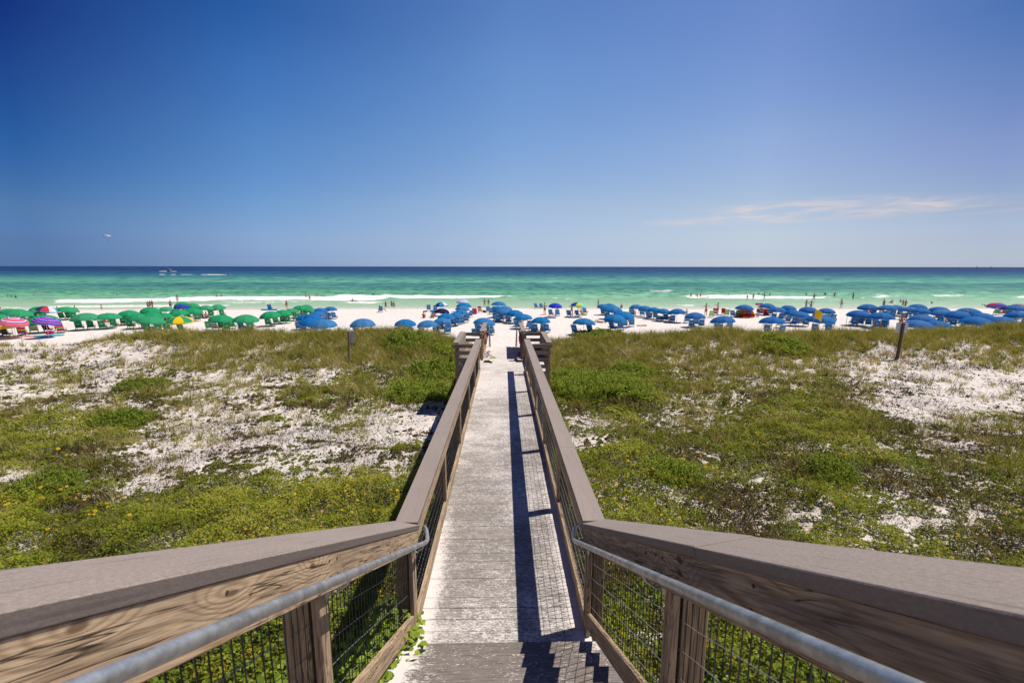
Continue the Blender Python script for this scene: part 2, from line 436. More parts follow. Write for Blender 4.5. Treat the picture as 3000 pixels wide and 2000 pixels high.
def deck_wood(name, sandy=1.0, base=(0.31, 0.275, 0.245)):
    m, nt, out = new_mat(name)
    pos = nt.node('ShaderNodeNewGeometry').outputs['Position']
    t = nt.node('ShaderNodeAttribute', attribute_name='tint').outputs['Fac']
    sep = nt.node('ShaderNodeSeparateXYZ', {0: pos})
    off = nt.node('ShaderNodeCombineXYZ', {0: nt.math('MULTIPLY', t, 91.0), 1: 0.0, 2: 0.0}).outputs[0]
    pv = nt.node('ShaderNodeVectorMath', {0: pos, 1: off}, operation='ADD').outputs[0]
    g = nt.noise(nt.mapping(pv, (5.0, 150, 60)), 1.0, 4.0, 0.6, 0.4)
    fine = nt.noise(nt.mapping(pv, (16.0, 230, 60)), 1.0, 3.0, 0.7)
    blot = nt.noise(nt.mapping(pos, (2.6, 4.0, 1)), 1.0, 5.0, 0.62)
    cell = nt.noise(nt.mapping(pos, (15, 24, 1)), 1.0, 4.0, 0.72)
    big = nt.noise(nt.mapping(pos, (0.8, 0.5, 1)), 1.0, 3.0, 0.5)
    c = nt.mix(nt.sstep(g, 0.3, 0.7), tuple(x * 0.5 for x in base), tuple(x * 1.3 for x in base))
    c = nt.mix(nt.math('MULTIPLY', t, 0.55), c, tuple(x * 0.6 for x in base))
    c = nt.mix(nt.math('MULTIPLY', nt.sstep(fine, 0.60, 0.72), 0.5), c, (0.08, 0.07, 0.065))
    # white sand lying on the boards: streaks along the grain, blotches, a drift along the left kick board near the steps
    edge = nt.sstep(sep.outputs[0], XC - 0.52, XC - 0.80)
    ny = nt.sstep(sep.outputs[1], 6.6, 3.5)
    rig = nt.math('MULTIPLY', nt.sstep(sep.outputs[0], XC + 0.55, XC + 0.80), nt.math('MULTIPLY', nt.sstep(sep.outputs[1], 8.5, 4.5), nt.sstep(sep.outputs[1], 3.1, 3.5)))
    far = nt.sstep(sep.outputs[1], 6.0, 17.0)
    grit = nt.noise(nt.mapping(pos, (42, 95, 1)), 1.0, 3.0, 0.75)
    amt = nt.math('ADD', nt.math('MULTIPLY', blot, 0.22), nt.math('MULTIPLY', cell, 0.32))
    amt = nt.math('ADD', amt, nt.math('MULTIPLY', fine, 0.42))
    amt = nt.math('ADD', amt, nt.math('MULTIPLY', nt.math('SUBTRACT', grit, 0.5), 0.55))
    amt = nt.math('ADD', amt, 0.055)
    amt = nt.math('ADD', amt, nt.math('MULTIPLY', big, 0.22))
    amt = nt.math('ADD', amt, nt.math('MULTIPLY', nt.math('MULTIPLY', edge, ny), 0.30))
    amt = nt.math('ADD', amt, nt.math('MULTIPLY', rig, 0.22))
    amt = nt.math('ADD', amt, nt.math('MULTIPLY', far, 0.10))
    amt = nt.math('ADD', amt, -0.02 if sandy >= 1 else -0.10)
    sm_ = nt.sstep(amt, 0.60, 0.73)
    c = nt.mix(nt.math('MULTIPLY', sm_, 0.86), c, (0.80, 0.745, 0.70))
    principled(nt, out, Base_Color=c, Roughness=0.9, Specular_IOR_Level=0.1,
               Normal=bump(nt, nt.math('ADD', nt.math('MULTIPLY', g, 0.9), nt.math('MULTIPLY', sm_, 0.5)), 0.5, 0.004))
    return m
DECK = deck_wood("sanded_deck_boards"); TREAD = deck_wood("stair_tread_boards", 0.0, (0.25, 0.215, 0.19))

def sand_mat():
    m, nt, out = new_mat("white_quartz_sand")
    pos = nt.node('ShaderNodeNewGeometry').outputs['Position']
    sep = nt.node('ShaderNodeSeparateXYZ', {0: pos})
    n1 = nt.noise(pos, 0.35, 4.0); n2 = nt.noise(pos, 2.3, 4.0, 0.6); n3 = nt.noise(pos, 9.0, 3.0, 0.6)
    c = nt.mix(n1, (0.72, 0.65, 0.585), (0.80, 0.745, 0.69))
    dune = nt.sstep(sep.outputs[1], 36.0, 30.0)
    c = nt.mix(nt.math('MULTIPLY', nt.math('MULTIPLY', dune, nt.sstep(n2, 0.30, 0.70)), 0.75), c, (0.52, 0.45, 0.395))
    deb = nt.noise(nt.mapping(pos, (24, 34, 24)), 1.0, 4.0, 0.75)
    c = nt.mix(nt.math('MULTIPLY', nt.math('MULTIPLY', nt.sstep(deb, 0.60, 0.70), nt.sstep(n2, 0.36, 0.6)), nt.math('MULTIPLY', dune, 0.75)), c, (0.16, 0.125, 0.10))
    hum = nt.node('ShaderNodeAttribute', attribute_name='tint').outputs['Fac']
    hm = nt.sstep(nt.math('ADD', hum, nt.math('MULTIPLY', nt.math('SUBTRACT', nt.noise(pos, 7.0, 5.0, 0.7), 0.5), 0.9)), 0.45, 0.75)
    c = nt.mix(nt.math('MULTIPLY', hm, 0.85), c, (0.125, 0.098, 0.078))
    # wet, packed sand just above the water line
    wet = nt.sstep(sep.outputs[2], 0.22, 0.04)
    c = nt.mix(nt.math('MULTIPLY', wet, 0.7), c, (0.50, 0.46, 0.42))
    rough = nt.math('SUBTRACT', 0.95, nt.math('MULTIPLY', wet, 0.45))
    foot = nt.node('ShaderNodeTexVoronoi', {'Vector': nt.mapping(pos, (2.4, 1.7, 1)), 'Scale': 1.0}, feature='SMOOTH_F1').outputs['Distance']
    hh = nt.math('ADD', nt.math('MULTIPLY', n3, 0.6), nt.math('MULTIPLY', foot, 0.9))
    hh = nt.math('ADD', hh, nt.math('MULTIPLY', n2, 0.8))
    principled(nt, out, Base_Color=c, Roughness=rough, Specular_IOR_Level=0.2, Normal=bump(nt, hh, 0.75, 0.12))
    return m
SAND = sand_mat()

def sea_mat():
    m, nt, out = new_mat("gulf_water")
    pos = nt.node('ShaderNodeNewGeometry').outputs['Position']
    sep = nt.node('ShaderNodeSeparateXYZ', {0: pos})
    foam = nt.node('ShaderNodeAttribute', attribute_name='tint').outputs['Fac']
    y = sep.outputs[1]; x = sep.outputs[0]
    wob = nt.noise(nt.mapping(pos, (0.012, 0.03, 1)), 1.0, 3.0)
    yy = nt.math('MULTIPLY', y, nt.math('ADD', 0.88, nt.math('MULTIPLY', wob, 0.24)))
    ly = nt.math('MULTIPLY', nt.math('LOGARITHM', nt.math('DIVIDE', yy, 76.0), 2.718281828), 1 / 4.6)
    dist = lambda py: -EZ / (ray(1500, py)[2] / ray(1500, py)[1])
    P = lambda py: min(1.0, math.log(dist(py) / 76.0) / 4.6)
    st = [(P(903), srgb(176, 184, 160)), (P(893), srgb(150, 182, 148)), (P(878), srgb(128, 172, 136)), (P(866), srgb(112, 176, 136)),
          (P(855), srgb(84, 158, 120)), (P(848), srgb(72, 142, 118)), (P(838), srgb(62, 132, 120)), (P(831), srgb(58, 126, 120)),
          (P(825), srgb(88, 162, 132)), (P(816), srgb(72, 144, 130)), (P(808), srgb(40, 112, 126)), (P(801), srgb(24, 86, 118)),
          (P(793), srgb(14, 62, 106)), (1.0, srgb(14, 52, 100))]
    base = nt.node('ShaderNodeHueSaturation', {'Saturation': 0.90, 'Color': nt.ramp(ly, st)}).outputs[0]
    # wind chop: light and dark wave faces painted as streaks along the shore
    s1 = nt.noise(nt.mapping(pos, (0.30, 0.42, 1)), 1.0, 5.0, 0.68)
    s2 = nt.noise(nt.mapping(pos, (0.11, 0.085, 1)), 1.0, 5.0, 0.68)
    s3 = nt.noise(nt.mapping(pos, (0.028, 0.012, 1)), 1.0, 5.0, 0.70)
    s4 = nt.noise(nt.mapping(pos, (0.02, 0.07, 1)), 1.0, 4.0, 0.6)
    w2 = nt.sstep(y, 105.0, 230.0); w3 = nt.sstep(y, 300.0, 900.0)
    k = nt.node('ShaderNodeMix', {0: w2, 2: s1, 3: s2}).outputs[0]
    k = nt.node('ShaderNodeMix', {0: w3, 2: k, 3: s3}).outputs[0]
    k = nt.math('ADD', nt.math('MULTIPLY', k, 0.75), nt.math('MULTIPLY', s4, 0.25))
    dk = nt.sstep(k, 0.53, 0.43)
    lt = nt.sstep(k, 0.50, 0.60)
    off = nt.sstep(y, 84.0, 130.0)
    c = nt.mix(nt.math('MULTIPLY', nt.math('MULTIPLY', dk, 0.9), off), base, nt.mix(1.0, base, (0.35, 0.5, 0.62), 'MULTIPLY'))
    c = nt.mix(nt.math('MULTIPLY', nt.math('MULTIPLY', lt, 0.45), off), c, nt.mix(1.0, base, (1.9, 1.55, 1.25), 'MULTIPLY'))
    # foam: breaker bands carried on the mesh, broken up by noise; small white caps that also paint in sun glints, denser to the right
    fn = nt.noise(nt.mapping(pos, (0.9, 2.2, 1)), 1.0, 5.0, 0.7)
    fm = nt.sstep(nt.math('ADD', foam, nt.math('MULTIPLY', nt.math('SUBTRACT', fn, 0.5), 1.5)), 0.40, 0.70)
    glint_n = nt.noise(nt.mapping(pos, (0.16, 0.62, 1)), 1.0, 4.0, 0.75)
    right = nt.sstep(x, -60.0, 120.0)
    thr = nt.math('SUBTRACT', 0.735, nt.math('MULTIPLY', right, 0.045))
    caps = nt.math('MULTIPLY', nt.sstep(nt.math('SUBTRACT', glint_n, thr), 0.0, 0.02), nt.sstep(y, 95.0, 125.0))
    foam_glint = nt.math('MAXIMUM', fm, nt.math('MULTIPLY', caps, 0.8))
    c = nt.mix(foam_glint, c, (0.86, 0.84, 0.80))
    b1 = nt.noise(nt.mapping(pos, (0.9, 1.7, 1)), 1.0, 4.0, 0.6)
    nrm = bump(nt, nt.math('ADD', nt.math('MULTIPLY', b1, 0.5), nt.math('MULTIPLY', s1, 1.2)), 0.8, 0.6)
    df = nt.node('ShaderNodeBsdfDiffuse', {'Color': c})
    gl = nt.node('ShaderNodeBsdfGlossy', {'Color': (0.9, 0.95, 1.0), 'Roughness': 0.24, 'Normal': nrm})
    mx = nt.node('ShaderNodeMixShader', {0: nt.math('MULTIPLY', nt.math('SUBTRACT', 1.0, foam_glint), 0.085), 1: df, 2: gl})
    nt.l.new(mx.outputs[0], out.inputs[0])
    return m
SEA = sea_mat()

def leafy(name, stops, trans=0.35, rough=0.55):
    m, nt, out = new_mat(name)
    t = nt.node('ShaderNodeAttribute', attribute_name='tint').outputs['Fac']
    c = nt.ramp(t, stops)
    p = nt.node('ShaderNodeBsdfPrincipled', {'Base Color': c, 'Roughness': rough, 'Specular IOR Level': 0.12})
    tr = nt.node('ShaderNodeBsdfTranslucent', {'Color': nt.mix(0.5, c, nt.mix(1.0, c, (1.6, 1.5, 0.6), 'MULTIPLY'))})
    mx = nt.node('ShaderNodeMixShader', {0: trans, 1: p.outputs[0], 2: tr.outputs[0]})
    nt.l.new(mx.outputs[0], out.inputs[0])
    return m
LEAF = leafy("creeper_leaf", [(0.0, (0.11, 0.075, 0.03)), (0.18, (0.10, 0.092, 0.018)), (0.45, (0.145, 0.185, 0.014)), (0.75, (0.26, 0.30, 0.018)), (0.93, (0.35, 0.40, 0.045)), (1.0, (0.34, 0.19, 0.06))])
SHRUB = leafy("shrub_leaf", [(0.0, (0.07, 0.09, 0.015)), (0.5, (0.21, 0.28, 0.03)), (1.0, (0.38, 0.44, 0.06))])
VINE = leafy("vine_leaf", [(0.0, (0.045, 0.075, 0.012)), (0.5, (0.15, 0.23, 0.022)), (1.0, (0.32, 0.42, 0.05))])
GRASS = leafy("dune_grass", [(0.0, (0.09, 0.10, 0.02)), (0.35, (0.22, 0.24, 0.035)), (0.65, (0.40, 0.36, 0.085)), (1.0, (0.60, 0.48, 0.24))], 0.3)
TWIG = leafy("dead_stem", [(0.0, (0.025, 0.018, 0.015)), (0.6, (0.09, 0.062, 0.045)), (1.0, (0.24, 0.18, 0.13))], 0.0, 0.9)
PETAL = plain("yellow_petal", (0.85, 0.50, 0.01), 0.6)
FLOWER_C = plain("flower_heart", (0.16, 0.07, 0.01), 0.8)
def steel():
    m, nt, out = new_mat("galvanised_steel")
    oc = nt.node('ShaderNodeTexCoord').outputs['Object']
    n = nt.sstep(nt.noise(oc, 14.0, 5.0, 0.7), 0.35, 0.65); f = nt.noise(oc, 160.0, 2.0)
    c = nt.mix(n, (0.34, 0.34, 0.345), (0.56, 0.555, 0.55))
    principled(nt, out, Base_Color=c, Metallic=0.75, Roughness=nt.math('ADD', 0.36, nt.math('MULTIPLY', f, 0.2)), Normal=bump(nt, f, 0.08, 0.001))
    return m
STEEL = steel()
WIRE = plain("black_coated_wire", (0.018, 0.018, 0.02), 0.5, spec=0.4)
WIRE_L = plain("galvanised_wire", (0.30, 0.31, 0.32), 0.5, metal=0.5)

# ------------------------------------------------------------------ ground, sea
def grid_mesh(name, xs, ys, zf, mat, kind, smooth=True, tintf=None):
    X, Y = np.meshgrid(xs, ys); Z = zf(X, Y)
    v = np.stack([X, Y, Z], -1).reshape(-1, 3); nx, ny = len(xs), len(ys)
    i = (np.arange(ny - 1)[:, None] * nx + np.arange(nx - 1)[None, :]).ravel()
    f = np.stack([i, i + 1, i + 1 + nx, i + nx], -1)
    o = mesh_np(name, v, f, mat, smooth=smooth, tint=None if tintf is None else tintf(X, Y).ravel())
    o['kind'] = kind
    return o
def spread(a, b, s, far, g=1.12):
    mid = list(np.arange(a, b + 1e-6, s)); st = s; hi = []; p = b
    while p < far: st *= g; p += st; hi.append(p)
    return mid, hi
mid, hi = spread(-34, 34, 0.22, 420)
xs = np.array([-h for h in reversed(hi)] + mid + hi)
ys = np.concatenate([np.arange(-60, -4, 2.0), np.arange(-4, 36, 0.18), np.arange(36, 125, 0.5)])
GROUND_XY = (xs, ys)      # built once the plant cover is known

BANDS = [(-60, 1450, 884, 889, 0.30), (300, 1560, 899, 903, 0.42), (1450, 3060, 889, 893, 0.34), (1560, 3060, 898, 902, 0.42), (1480, 2100, 858, 862, 0.3),
      # breakers and run-up, read off the photograph: px from, px to, py top, py bottom, strength
    (105, 700, 873.5, 882.5, 1.0), (480, 1180, 869, 879, 1.0), (960, 1525, 867, 874, 1.0), (1500, 1560, 868, 873, 0.5),
    (60, 700, 890, 896, 0.62), (960, 1180, 885, 891, 0.6), (600, 960, 880, 888, 0.5), (-60, 130, 891, 901, 0.5), (1500, 1570, 896, 902, 0.6),
    (1560, 1700, 874, 880, 0.62), (1860, 2010, 849, 856, 0.55), (1950, 2250, 865, 873, 0.9), (2040, 2480, 868, 877, 1.0),
    (2500, 2680, 863, 872, 1.0), (1940, 2060, 891, 897, 0.8), (2080, 2200, 889, 896, 0.7), (2250, 2420, 886, 891, 0.55),
    (2140, 2330, 848, 852, 0.42), (2700, 2870, 860, 865, 0.6), (2950, 3100, 861, 868, 0.9), (2680, 2760, 888, 893, 0.5)]
def foam_at(X, Y):
    px, py = topix(X, Y, np.zeros_like(X))
    py = py - 6 * ((px - 1500) / 1500) ** 2
    rag = (fbm(X / 3.0, Y / 3.0, 5) - 0.5)
    f = np.zeros_like(X)
    for x0, x1, y0, y1, s in BANDS:
        cy = (y0 + y1) / 2 + 2.2 * (fbm(X / 14, X * 0 + x0, 8) - 0.5); hw = (y1 - y0) / 2 * (0.55 + 0.75 * fbm(X / 9, X * 0 + y0, 18))
        m = np.clip(1.25 - np.abs(py - cy) / hw, 0, 1)
        m = m * sm((px - x0) / 130 + rag) * sm((x1 - px) / 130 + rag)
        f = np.maximum(f, np.minimum(m * 2.2, 1) * s)
    edge = np.clip(1 - np.abs(terrain(X, Y) + 0.05) / 0.06, 0, 1) * 0.55
    return np.maximum(f, edge)
def sea_z(X, Y):
    a = np.clip((Y - 82) / 20, 0, 1) * np.clip((400 - Y) / 200, 0, 1)
    z = a * 0.10 * np.sin(Y * 0.9 + 2.4 * fbm(X / 18, Y / 18, 3) * 3)
    z = z + a * 0.10 * (fbm(X / 2.2, Y / 1.2, 9) - 0.5)
    px, py = topix(X, Y, np.zeros_like(X)); py = py - 6 * ((px - 1500) / 1500) ** 2
    for x0, x1, y0, y1, s in BANDS:
        if y0 > 888: continue
        m = np.clip(1.3 - np.abs(py - (y0 + y1) / 2) / ((y1 - y0) / 2), 0, 1) * sm((px - x0) / 40) * sm((x1 - px) / 40)
        z = z + 0.30 * s * m * (0.6 + 0.8 * vnoise(X / 1.5, Y / 1.5, 4))
    return z
mid, hi = spread(-128, 128, 0.42, 60000, 1.35)
xs = np.array([-h for h in reversed(hi)] + mid + hi)
ym = list(np.arange(74, 140, 0.33)); p = 140; st = 0.4
while p < 60000: ym.append(p); st *= 1.05; p += st
sea = grid_mesh("sea_water", xs, np.array(ym), sea_z, SEA, 'structure', True, foam_at)

# ------------------------------------------------------------------ boardwalk, stairs and railings
YF = 3.62                                     # foot of the stair rails
def cap_z(y): return EZ - 2.08 - 0.0202 * y
SL = 0.562
def scap_z(y): return EZ - 0.143 - 0.5605 * y      # stair caps lean a little inwards
deck = tag(empty("boardwalk_deck", (XC, 3.4, deck_z(3.4))), "weathered grey plank walkway dusted with white sand, running down to the beach", "boardwalk")
b = MB(); y = 3.33; k = 0
while y < 20.05:
    wv = 0.138 + random.uniform(-.002, .002); ex = random.uniform(-.004, .004)
    b.box(XC - 0.80 + ex, XC + 0.80 + ex, y, y + wv, deck_z(y) - 0.038, deck_z(y) + random.uniform(-.002, .0015), t=random.random(), c=0.003)
    y += 0.144
b.build("deck_boards", DECK, deck)
for sx in (-0.66, 0.0, 0.66):
    board("joist", (XC + sx, 3.4, deck_z(3.4) - 0.045), (XC + sx, 20.0, deck_z(20) - 0.045), 0.045, 0.19, W_GRAY, deck)
for py_ in (5.75, 10.0, 14.3, 17.9):
    for sx in (-0.72, 0.72):
        x_ = XC + sx; zt = deck_z(py_) - 0.24
        post("pile", x_, py_, terrain(x_, py_) - 0.5, zt, .07, .07, W_POST, deck)

stair = tag(empty("staircase", (XC, 2.0, deck_z(3.3))), "upper wooden stairs with dusty grey treads leading down to the walkway", "stairs")
TY, TR, TD = 3.315, 0.1545, 0.275
NT_ = 11
for k in range(1, NT_ + 1):
    yn = TY - TD * (k - 1); zt = deck_z(3.3) + TR * k
    b = MB()
    for q in range(2):
        b.box(XC - 0.90, XC + 0.90, yn - 0.143 * (q + 1) + 0.004, yn - 0.143 * q, zt - 0.038, zt - random.uniform(0, .002), t=random.random(), c=0.004)
    b.build("tread", TREAD, stair)
for sx in (-0.80, 0.0, 0.80):
    board("stringer", (XC + sx, 3.25, deck_z(3.3) - 0.02), (XC + sx, 0.35, deck_z(3.3) + TR * NT_ - 0.22), 0.045, 0.24, W_GRAY, stair)
PLZ = deck_z(3.3) + TR * NT_
b = MB(); y = TY - TD * (NT_ - 1) - 0.295
while y > -2.4:
    b.box(XC - 0.95, XC + 0.95, y - 0.138, y, PLZ - 0.038, PLZ, t=random.random(), c=0.003); y -= 0.144
b.build("landing_boards", TREAD, stair)
for sx, py_ in ((-0.85, -0.2), (0.85, -0.2), (-0.85, -2.2), (0.85, -2.2)):
    post("pile", XC + sx, py_, terrain(XC + sx, py_) - .5, PLZ - .04, .07, .07, W_POST, stair)

RUST = plain("rusty_nail", (0.07, 0.045, 0.035), 0.7)
def wire_panel(parent, xw, ya, yb, top, bot, dv=0.052, dh=0.125, rv=0.0024, rh=0.0022):
    """welded mesh between two posts; top(y), bot(y) give its edges"""
    b = MB(); n = max(2, int(round((yb - ya) / dv)))
    for i in range(n + 1):
        y = ya + (yb - ya) * i / n; wv = random.uniform(-.003, .003)
        b.bar((xw + wv, y, bot(y)), (xw - wv, y + random.uniform(-.002, .002), top(y)), rv, n=4, caps=False)
    m = max(2, int(round((top(ya) - bot(ya)) / dh)))
    for j in range(m + 1):
        t = j / m; prev = None
        for i in range(9):
            y = ya + (yb - ya) * i / 8
            q = (xw - .004 + random.uniform(-.003, .003), y, bot(y) + (top(y) - bot(y)) * t + random.uniform(-.004, .004))
            if prev: b.bar(prev, q, rh, n=4, caps=False, m=1)
            prev = q
    return b.build("wire_mesh", [WIRE, WIRE_L], parent)

POST_Y = [3.62, 5.76, 7.9, 10.05, 12.2, 14.45]
for s, side in ((-1, "left"), (1, "right")):
    X = lambda h: XC + s * h
    rail = tag(empty("boardwalk_railing", (X(.80), 9.0, deck_z(9.0))),
               f"long wood and wire railing with flat composite cap along the {side} side of the walkway", "railing")
    seams = [3.60, 6.1, 9.4, 12.6, 15.0] if s < 0 else [3.60, 5.3, 8.6, 11.9, 15.0]
    for a, c in zip(seams, seams[1:]):
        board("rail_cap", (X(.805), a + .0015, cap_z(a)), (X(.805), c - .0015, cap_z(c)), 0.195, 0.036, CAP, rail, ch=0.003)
    for a, c in zip(seams, seams[1:]):
        a_, c_ = max(a, 3.66), min(c, 14.9)
        board("top_board", (X(.731), a_ + .002, cap_z(a_) - .038), (X(.731), c_ - .002, cap_z(c_) - .038), 0.038, 0.135, W_RAIL, rail)
        board("kick_board", (X(.765), a_ - .02, deck_z(a_) + .145), (X(.765), c_ - .022, deck_z(c_) + .145), 0.038, 0.14, W_RAIL, rail)
    for i, y in enumerate(POST_Y):
        zt = cap_z(y) - .175; zb = deck_z(y) + .148
        board("inner_post", (X(.765), y + .045, zb), (X(.765), y + .045, zt), 0.036, 0.088, W_RAIL, rail, side=(1, 0, 0))
        post("outer_post", X(.85), y, terrain(X(.85), y) - .4, cap_z(y) - .04, .052, .055, W_POST, rail)
        if i < 5:
            wire_panel(rail, X(.79), y + .06, POST_Y[i + 1] - .06, lambda q: cap_z(q) - .06, lambda q: deck_z(q) + .05)
    # stair railing
    sr = tag(empty("stair_railing", (X(.80), 2.0, deck_z(3.3))),
             f"sloping stair railing with wide cap, {'warm knotty' if s < 0 else 'shaded rough-sawn'} face board and steel handrail on the {side}", "railing")
    YT = 0.38
    cuts = [YF + .035, YT] if s < 0 else [YF + .035, 1.46, YT]
    for a, c in zip(cuts, cuts[1:]):
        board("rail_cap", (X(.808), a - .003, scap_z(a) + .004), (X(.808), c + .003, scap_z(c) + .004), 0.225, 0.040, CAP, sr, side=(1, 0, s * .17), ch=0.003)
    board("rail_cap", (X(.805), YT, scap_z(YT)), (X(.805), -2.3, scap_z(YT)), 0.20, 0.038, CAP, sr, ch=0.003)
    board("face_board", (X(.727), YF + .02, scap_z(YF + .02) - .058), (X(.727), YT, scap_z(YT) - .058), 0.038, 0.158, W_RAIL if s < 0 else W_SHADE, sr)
    board("face_board", (X(.727), YT, scap_z(YT) - .045), (X(.727), -2.3, scap_z(YT) - .06), 0.038, 0.20, W_RAIL, sr)
    kz = lambda y: deck_z(3.3) + SL * (YF - y) + .12
    board("kick_board", (X(.915), YF - .05, kz(YF - .05) - .02), (X(.915), .35, kz(.35) - .02), 0.038, 0.14, W_RAIL, sr) if False else \
        board("kick_board", (X(.77), YF + .06, kz(YF + .06) + .06), (X(.77), .35, kz(.35) + .06), 0.038, 0.13, W_RAIL, sr)
    for y in (3.60, 1.80, 0.05):
        yy = max(y, YT)
        zt = scap_z(yy) - .222; zb = kz(y) + (.03 if y > 1 else -.2)
        board("inner_post", (X(.765), y + .01, deck_z(3.3) if y > 3 else kz(yy) - .1), (X(.765), y + .01, zt), 0.036, 0.088, W_RAIL, sr, side=(1, 0, 0))
        if y < 3:
            post("outer_post", X(.855), y, terrain(X(.86), y) - .4, scap_z(yy) - .05, .06, .07, W_POST, sr)
    for ya, yb in ((1.87, 3.56), (0.42, 1.73)):
        wire_panel(sr, X(.795), ya, yb, lambda q: scap_z(q) - .12, lambda q: kz(q) - .02, 0.05, 0.135, .0027, .0021)
    for y in (3.58, 1.84, 1.76, 2.7, 1.1):
        for dz in (-.075, -.15):
            b = MB(); b.bar((X(.709), y, scap_z(y) + dz - .02), (X(.705), y, scap_z(y) + dz - .02), .0055, n=8); b.build("nail_head", RUST, sr)
    # galvanised handrail pipe, turned outwards at its lower end
    hz = lambda y: EZ - 2.36 + 0.567 * (3.64 - y)
    pts = [(X(.635), YT - .2, hz(YT)), (X(.635), YT, hz(YT))] + [(X(.635), y, hz(y)) for y in (0.8, 1.4, 2.0, 2.6, 3.2, 3.50)] + \
          [(X(.636), 3.585, hz(3.585) + .004), (X(.642), 3.66, hz(3.64) + .003), (X(.656), 3.74, hz(3.66) - .004), (X(.680), 3.84, hz(3.66) - .01), (X(.705), 3.90, hz(3.66) - .012), (X(.735), 3.925, hz(3.66) - .012)]
    b = MB(); b.tube(pts, 0.0188, 16); b.build("handrail_pipe", STEEL, sr, smooth=True)
    for y in (3.50, 1.80):
        b = MB(); b.tube([(X(.745), y, hz(y) - .075), (X(.70), y, hz(y) - .085), (X(.655), y, hz(y) - .05), (X(.637), y, hz(y) - .015)], .007, 6)
        b.box(X(.742) - .004, X(.742) + .004, y - .025, y + .025, hz(y) - .115, hz(y) - .045)
        b.build("rail_bracket", STEEL, sr)
# a short treated block where the left kick board meets the first step
b = MB(); b.box(XC - .86, XC - .80, 3.36, 3.46, deck_z(3.4) - .02, deck_z(3.4) + .10, c=.01); b.build("end_block", W_POST, stair)

# bays with benches near the beach end
def bay(s, side):
    X = lambda h: XC + s * h
    z0 = deck_z(15.5)
    o = tag(empty("bench_bay", (X(1.2), 15.5, z0)), f"box-shaped bench bay of horizontal grey slats bulging out on the {side} of the walkway", "bench bay")
    y0, y1, xi, xo = 14.35, 16.95, .80, 1.50
    zc = cap_z(15.6)
    for yy in (y0, y1):
        for i in range(5 if yy == y0 else 4):
            zz = zc - .045 - .225 * i
            board("slat", (X(xi - .06 if yy == y1 else xi + .11), yy, zz), (X(xo + .10 - .045 * i * (yy == y0)), yy, zz), .04, .125, W_GRAY, o)
    for yy in (y0 + .09, y1 - .09):
        for xx in (xo - .04,):
            post("corner_post", X(xx), yy, terrain(X(xx), yy) - .5, zc - .05, .07, .06, W_POST, o)
    mb = MB(); mb.box(X(xi) - .045, X(xi) + .045, y1 - .15, y1 - .04, z0 - .3, zc - .05, c=.005); mb.build("inner_post", W_POST, o)
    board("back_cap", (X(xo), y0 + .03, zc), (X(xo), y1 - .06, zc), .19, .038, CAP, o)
    n = 4
    for i in range(n):
        zz = zc - .045 - .20 * i
        board("back_board", (X(xo - .09), y0 + .16, zz), (X(xo - .09), y1 - .16, zz), .036, .19, W_GRAY, o)
    for i in range(3):
        board("seat_board", (X(xo - .18 - .15 * i), y0 + .1, z0 + .45), (X(xo - .18 - .15 * i), y1 - .1, z0 + .45), .14, .038, W_GRAY, o)
    b = MB(); y = y0 + .05
    while y < y1 - .05:
        b.box(min(X(.805), X(xo)), max(X(.805), X(xo)), y, y + .138, z0 - .042, z0 - .004, t=random.random(), c=.003); y += .144
    b.build("floor_boards", DECK, o)
bay(-1, "left"); bay(1, "right")

